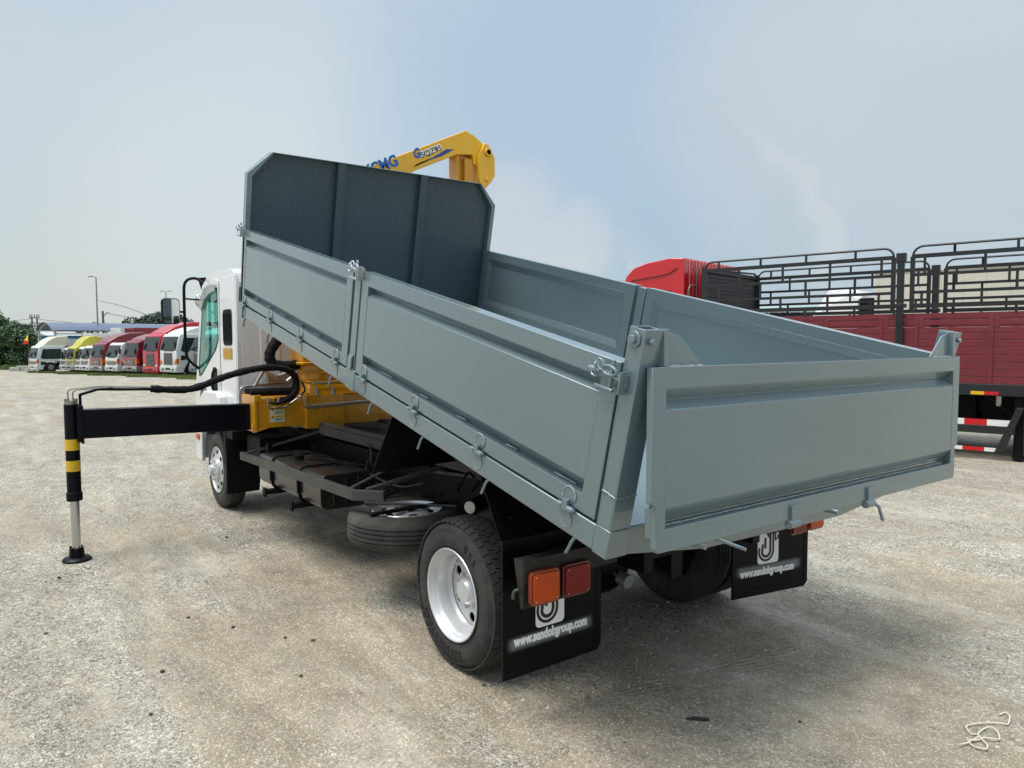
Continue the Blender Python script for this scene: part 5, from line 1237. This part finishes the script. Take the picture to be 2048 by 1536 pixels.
cable([(72, 638, 115), (110, 642, 112), (165, 647, 108), (200, 648, 104)], 'overhead cable sagging right from the twin pole')
cable([(200, 602, 92), (240, 611, 92), (290, 628, 93), (330, 640, 94)], 'overhead cable falling right from the tall street lamp')
cable([(212, 627, 95), (250, 633, 97), (285, 641, 99), (330, 649, 101)], 'overhead cable from the timber pole to the dark tree')
# trees and hedge made of leaf clumps
def leafmat(name, c1, c2):
    m = bpy.data.materials.new(name); m.use_nodes = True; t = m.node_tree; b = t.nodes['Principled BSDF']; g = t.nodes.new('ShaderNodeTexNoise'); tcn = t.nodes.new('ShaderNodeTexCoord')
    g.inputs['Scale'].default_value = .9; g.inputs['Detail'].default_value = 6; g.inputs['Roughness'].default_value = .7; t.links.new(tcn.outputs['Object'], g.inputs[0])
    mr = t.nodes.new('ShaderNodeMapRange'); t.links.new(g.outputs[0], mr.inputs[0]); mr.inputs[1].default_value = .35; mr.inputs[2].default_value = .65
    mx = t.nodes.new('ShaderNodeMix'); mx.data_type = 'RGBA'; t.links.new(mr.outputs[0], mx.inputs[0]); mx.inputs[6].default_value = (*c1, 1); mx.inputs[7].default_value = (*c2, 1)
    t.links.new(mx.outputs[2], b.inputs['Base Color']); b.inputs['Roughness'].default_value = .6; return m
LEAF = leafmat('tree_leaves', (.014, .035, .020), (.035, .07, .03)); LEAF2 = leafmat('hedge_leaves', (.022, .060, .022), (.080, .155, .040)); GRS = leafmat('grass_blades', (.06, .11, .015), (.14, .18, .035)); BARK = mat('bark', (.06, .05, .04), .9)
def clumps(mb, blobs, n, size, flat=1.0):
    tot = sum(r**2 for _, r in blobs); vs = []; fs = []
    for c, r in blobs:
        for _ in range(int(n*r*r/tot)):
            d = Vector((random.gauss(0, 1), random.gauss(0, 1), random.gauss(0, 1))).normalized(); q = r*random.uniform(.55, 1.08)**.5
            p = Vector(c)+Vector((d.x*q, d.y*q, d.z*q*flat)); a = Vector((random.gauss(0, 1), random.gauss(0, 1), random.gauss(0, .6))).normalized(); bq = (d+Vector((0, 0, .5))).cross(a)
            if bq.length < .1: continue
            bq.normalize(); s_ = size*random.uniform(.6, 1.4); o = len(vs)
            vs += [tuple(p-a*s_), tuple(p+bq*s_*.55), tuple(p+a*s_), tuple(p-bq*s_*.55)]; fs.append((o, o+1, o+2, o+3))
    mb.add(vs, fs)
def tree(px, D, label, wid, ztop, zbot, n=7000, size=.22, nb=16, mm=LEAF, base=None):
    p = at(px, D); t_ = thing('tree', label, 'tree', tuple(p), math.atan2(RH.y, RH.x), local=True); H_ = ztop-p.z; hb = zbot-p.z
    b = MB(); b.tube([(0, 0, 0), (.1, 0, H_*.4), (0, 0, H_*.75)], [.35, .25, .12], 8)
    blobs = []
    for i in range(nb):
        x = random.uniform(-wid/2, wid/2)*.85; top = hb+(H_-hb)*math.sqrt(max(.05, 1-(2*x/wid)**2)); r = random.uniform(.14, .24)*wid*.8
        z = random.uniform(hb+r*.3, max(hb+r*.31, top-r*.75)); y = random.uniform(-wid/4, wid/4); blobs.append(((x, y, z), r)); b.tube([(0, 0, H_*.3), (x*.5, y*.5, (z+H_*.3)/2), (x, y, z)], [.16, .09, .04], 6)
    b.build('trunk', BARK, t_); b = MB(); clumps(b, blobs, n, size, .75); b.build('crown', mm, t_, smooth=False, recalc=False)
tree(330, 112, 'broad dark tree rising behind the blue shed roof', 11.5, 6.7, 1.5, 16000, .24, 26)
tree(432, 118, 'dark tree mostly hidden behind the white cab', 10, 5.9, 1.0, 9000, .26, 18)
tree(182, 108, 'small sparse tree top showing above the blue roof', 3.2, 4.9, 2.8, 900, .2, 7)
tree(225, 125, 'dark green tree seen below the blue roof edge', 8, 3.2, -.6, 5000, .26, 12)
tree(120, 135, 'low dark tree under the arched roof behind the hall', 9, 2.6, -1.0, 5000, .3, 12)
hp = at(-20, 82); hg = thing('overgrown_hedge', 'tall dark hedge overgrown with creeper at the left edge', 'hedge', tuple(hp), math.atan2(RH.y, RH.x), local=True)
blobs = []
def htop(x): return 6.2-max(0, x-1.2)*.42+.35*math.sin(x*1.7)
for i in range(150):
    x = random.uniform(-9, 4.6); z = random.uniform(.4, htop(x)-.7); blobs.append(((x, random.uniform(-.4, 1.0), z), random.uniform(.6, 1.15)))
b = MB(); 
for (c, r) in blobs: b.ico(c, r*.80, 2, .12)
b.build('shade_core', mat('hedge_shade', (.010, .022, .012), .9), hg)  # dark core blobs; shade behind the leaves is put into their colour
b = MB(); clumps(b, blobs, 34000, .15); b.build('foliage', LEAF2, hg, smooth=False, recalc=False)
# kerb blocks, grass verge, flag
kb = at(38, 72); b = MB(); o = kb
M3 = Matrix.Rotation(math.atan2(RH.y, RH.x), 4, 'Z')
b.xf = lambda v: tuple(Vector((kb.x, kb.y, kb.z))+M3 @ Vector(v))
b.box(-1.1, -.05, 0, .5, 0, .38); b.box(.05, 1.3, 0, .5, 0, .36); b.box(-.4, 1.0, .0, .5, .36, .52); o = b.build('kerb_block', mat('pale_concrete', (.38, .37, .34), .8, var=(4, .2)), bevel=.03); tag(o, 'pale concrete kerb blocks at the foot of the hedge', 'kerb')
b = MB(); vs = []; fs = []
def blade(p, h_, w_):
    a = random.uniform(0, 6.28); d = Vector((math.cos(a), math.sin(a), 0))*w_; ln = Vector((random.gauss(0, .3), random.gauss(0, .3), 0))*h_; o = len(vs)
    vs.extend([tuple(p-d), tuple(p+d), tuple(p+ln+Vector((0, 0, h_)))]); fs.append((o, o+1, o+2))
Ar = Vector((CAM.x, CAM.y, 0))+RH*-44.8+FH*68; Br = Vector((CAM.x, CAM.y, 0))+RH*-21+FH*48
for i in range(26000):
    t = random.uniform(-.02, 1.25); n_ = math.sin(t*23)*.5+math.sin(t*51+1)*.35
    q = random.uniform(0, 1)**.7; fw = (1.0+1.5*t+n_)*q*(1 if t < .25 else 1.15)
    p = Ar.lerp(Br, t)-yv*(fw-.9); p.z = gz(p.x, p.y)
    if random.random() < .25: p += yv*random.uniform(0, 5); p.z = gz(p.x, p.y)
    blade(p, random.uniform(.06, .22), .02)
for i in range(7000):
    p = at(random.uniform(-60, 50), random.uniform(76, 81)); blade(p, random.uniform(.1, .5), .03)
b.add(vs, fs); g_ = b.build('grass', GRS, smooth=False, recalc=False); tag(g_, kind='stuff')
b = MB(); vs2 = []
pts1 = [Ar.lerp(Br, t) for t in [i/30-.02 for i in range(39)]]
for i, p in enumerate(pts1):
    t = i/30; n_ = math.sin(t*23)*.4+math.sin(t*51+1)*.3+random.uniform(-.15, .15)
    for e in (p+yv*4.0, p-yv*(-.1+1.2*t+n_*.8)): vs2.append((e.x, e.y, gz(e.x, e.y)+.012))
b.add(vs2, [(2*i, 2*i+1, 2*i+3, 2*i+2) for i in range(38)]); o = b.build('verge', mat('mossy_verge_soil', (.085, .105, .03), .95, var=(2.5, .35), bump=(30, .5)), smooth=False)
tag(o, kind='structure')
fp = at(57, 66); fl = thing('flag', 'small red and yellow flag hanging from a slanted stick near the hedge', 'flag', tuple(fp), math.atan2(RH.y, RH.x), local=True)
b = MB(); b.cyl((0, 0, 0), (0, 0, 2.6), .02); b.build('stick', WOOD, fl)
zf = zpix(668, 66)-fp.z; 
b = MB(); b.add([(0, 0, zf), (-.30, .03, zf-.42), (-.38, .0, zf-.50), (0, -.02, zf-.62), (-.52, .02, zf-.92), (0, 0, zf-.88)], [(0, 1, 2, 3), (3, 2, 4, 5)]); 
b.m = [0, 1]; b.build('cloth', [mat('flag_yellow', (.75, .60, .03), .7), mat('flag_red', (.60, .05, .03), .7)], fl, smooth=False, recalc=False)

# ------------------------------------------------------------------ small things on the gravel
def gp(px, py, z=0.0):
    r = ray(px, py); k = (z-CAM.z)/r.z; p = CAM+r*k; return (p.x, p.y, z+relief(p.x, p.y)+.002)
b = MB(); P = [(1999, 1431), (2010, 1429), (2019, 1436), (2016, 1448), (2003, 1449), (1975, 1447), (1950, 1446), (1935, 1449), (1933, 1454), (1942, 1463), (1954, 1467), (1960, 1478), (1974, 1492), (1973, 1502), (1966, 1503), (1945, 1491), (1934, 1476), (1941, 1482), (1957, 1480), (1968, 1477), (1990, 1482), (1999, 1478), (1996, 1468), (1983, 1457), (1968, 1457), (1956, 1466), (1958, 1474), (1948, 1478), (1934, 1486), (1919, 1490)]
P3 = [gp(x, y, .006) for x, y in P]; P3 = [(p[0], p[1], p[2]+.003*(i % 3)) for i, p in enumerate(P3)]
S_ = spline(P3, 5); b.tube(S_, [.0036+.0007*math.sin(i*2.1) for i in range(len(S_))], 8); o = b.build('rope', mat('frayed_cream_rope', (.88, .83, .68), .85, bump=(400, .8))); tag(o, 'tangled cream rope lying on the gravel at bottom right', 'rope')
b = MB(); p = Vector(gp(1372, 1437)); q = Vector(gp(1418, 1440)); b.tube([p+Vector((0, 0, .006)), p.lerp(q, .4)+Vector((0, 0, .009)), q+Vector((0, 0, .007))], [.004, .010, .006], 8); o = b.build('dark_stick', mat('dark_wood_scrap', (.03, .028, .025), .8)); tag(o, 'short flat dark stick on the gravel near bottom centre right', 'stick')
STN = mat('dark_clod', (.055, .048, .04), .95, bump=(60, .8)); STL = mat('pale_stone', (.42, .41, .38), .9, bump=(60, .6))
spec = [(92, 1262, 1, .010, 'dark clod nearest the left edge of the picture on the gravel'), (276, 1342, 0, .009, 'pale stone beside a dark clod in the left foreground'), (325, 1350, 1, .010, 'dark clod just right of the pale stone in the left foreground'),
        (377, 1232, 1, .009, 'dark clod on open gravel between the outrigger foot and the rear wheel'), (453, 1077, 1, .010, 'dark clod right of the outrigger foot, the farthest one'), (570, 1273, 1, .008, 'left one of two small dark clods on the brown dirt before the rear wheel'),
        (626, 1274, 1, .010, 'right one of two small dark clods on the brown dirt before the rear wheel'), (466, 1259, 1, .008, 'grey clod left of the brown dirt strip'), (602, 1362, 1, .007, 'small clod on the brown dirt, nearest of those before the rear wheel'),
        (302, 1437, 1, .007, 'dark clod near the bottom edge, left of bottom centre'), (118, 1157, 1, .009, 'dark clod directly below the outrigger foot'), (968, 1372, 1, .008, 'dark clod left of the near mud flap corner'),
        (1556, 1406, 0, .009, 'round pale stone on the gravel between the dark stick and the rope'), (1420, 1454, 0, .006, 'tiny pale stone touching the dark stick'), (1600, 1443, 1, .006, 'small dark clod right of the round pale stone')]
for i, (px, py, dk_, r, lb) in enumerate(spec):
    c = gp(px, py); b = MB(); b.ico((c[0], c[1], c[2]+r*.45), r, 2, .22, (1.3, 1, .75))
    tag(b.build('stone', STN if dk_ else STL), lb, 'stone', 'single stones and clods lying on the gravel')
# loose gravel near the camera
vs = []; fs = []
rs = random.Random(3)
def gravel(n, d0, d1, s0, s1):
    for _ in range(n):
        D = math.sqrt(rs.uniform(d0*d0, d1*d1)); X = rs.uniform(-.80, .80)*D+rs.uniform(-.1, .1)
        x = CAM.x+FH.x*D+RH.x*X; y = CAM.y+FH.y*D+RH.y*X; s_ = rs.uniform(s0, s1)*(.6+.8*rs.random()**3); a = rs.uniform(0, 6.28); ca, sa = math.cos(a)*s_, math.sin(a)*s_
        e = rs.uniform(.6, 1); h_ = s_*rs.uniform(.5, .9); z0 = relief(x, y); o = len(vs); j = lambda: rs.uniform(.75, 1.2)
        for (u, v, w_) in ((j(), 0, .1), (.2, e*j(), 0), (-j(), .1, .1), (0, -e*j(), 0), (rs.uniform(-.3, .3), rs.uniform(-.3, .3), 1), (rs.uniform(-.5, .1), rs.uniform(-.4, .4), .8)):
            vs.append((x+u*ca-v*sa, y+u*sa+v*ca, z0-.0006+w_*h_))
        fs.extend([(o, o+1, o+4), (o+1, o+2, o+5), (o+1, o+5, o+4), (o+2, o+3, o+5), (o+3, o, o+4), (o+3, o+4, o+5)])
gravel(62000, 1.3, 5.0, .0024, .0056); gravel(20000, 4.0, 9.5, .004, .009); gravel(2200, 1.6, 7, .007, .012)
m = bpy.data.materials.new('loose_stone_chips'); m.use_nodes = True; t = m.node_tree; bs = t.nodes['Principled BSDF']
tcn = t.nodes.new('ShaderNodeTexCoord'); vn = t.nodes.new('ShaderNodeTexVoronoi'); vn.inputs['Scale'].default_value = 90; t.links.new(tcn.outputs['Object'], vn.inputs[0])
cs = t.nodes.new('ShaderNodeSeparateColor'); t.links.new(vn.outputs['Color'], cs.inputs[0]); cr = t.nodes.new('ShaderNodeMix'); cr.data_type = 'RGBA'; t.links.new(cs.outputs[0], cr.inputs[0])
cr.inputs[6].default_value = (.20, .178, .14, 1); cr.inputs[7].default_value = (.60, .565, .49, 1); t.links.new(cr.outputs[2], bs.inputs['Base Color']); bs.inputs['Roughness'].default_value = .9
b = MB(); b.add(vs, fs); o = b.build('loose_gravel', m, smooth=False, recalc=False); tag(o, kind='stuff')
for o in bpy.data.objects:
    for k in ('_w', '_o'):
        if k in o: del o[k]
bpy.context.view_layer.update()
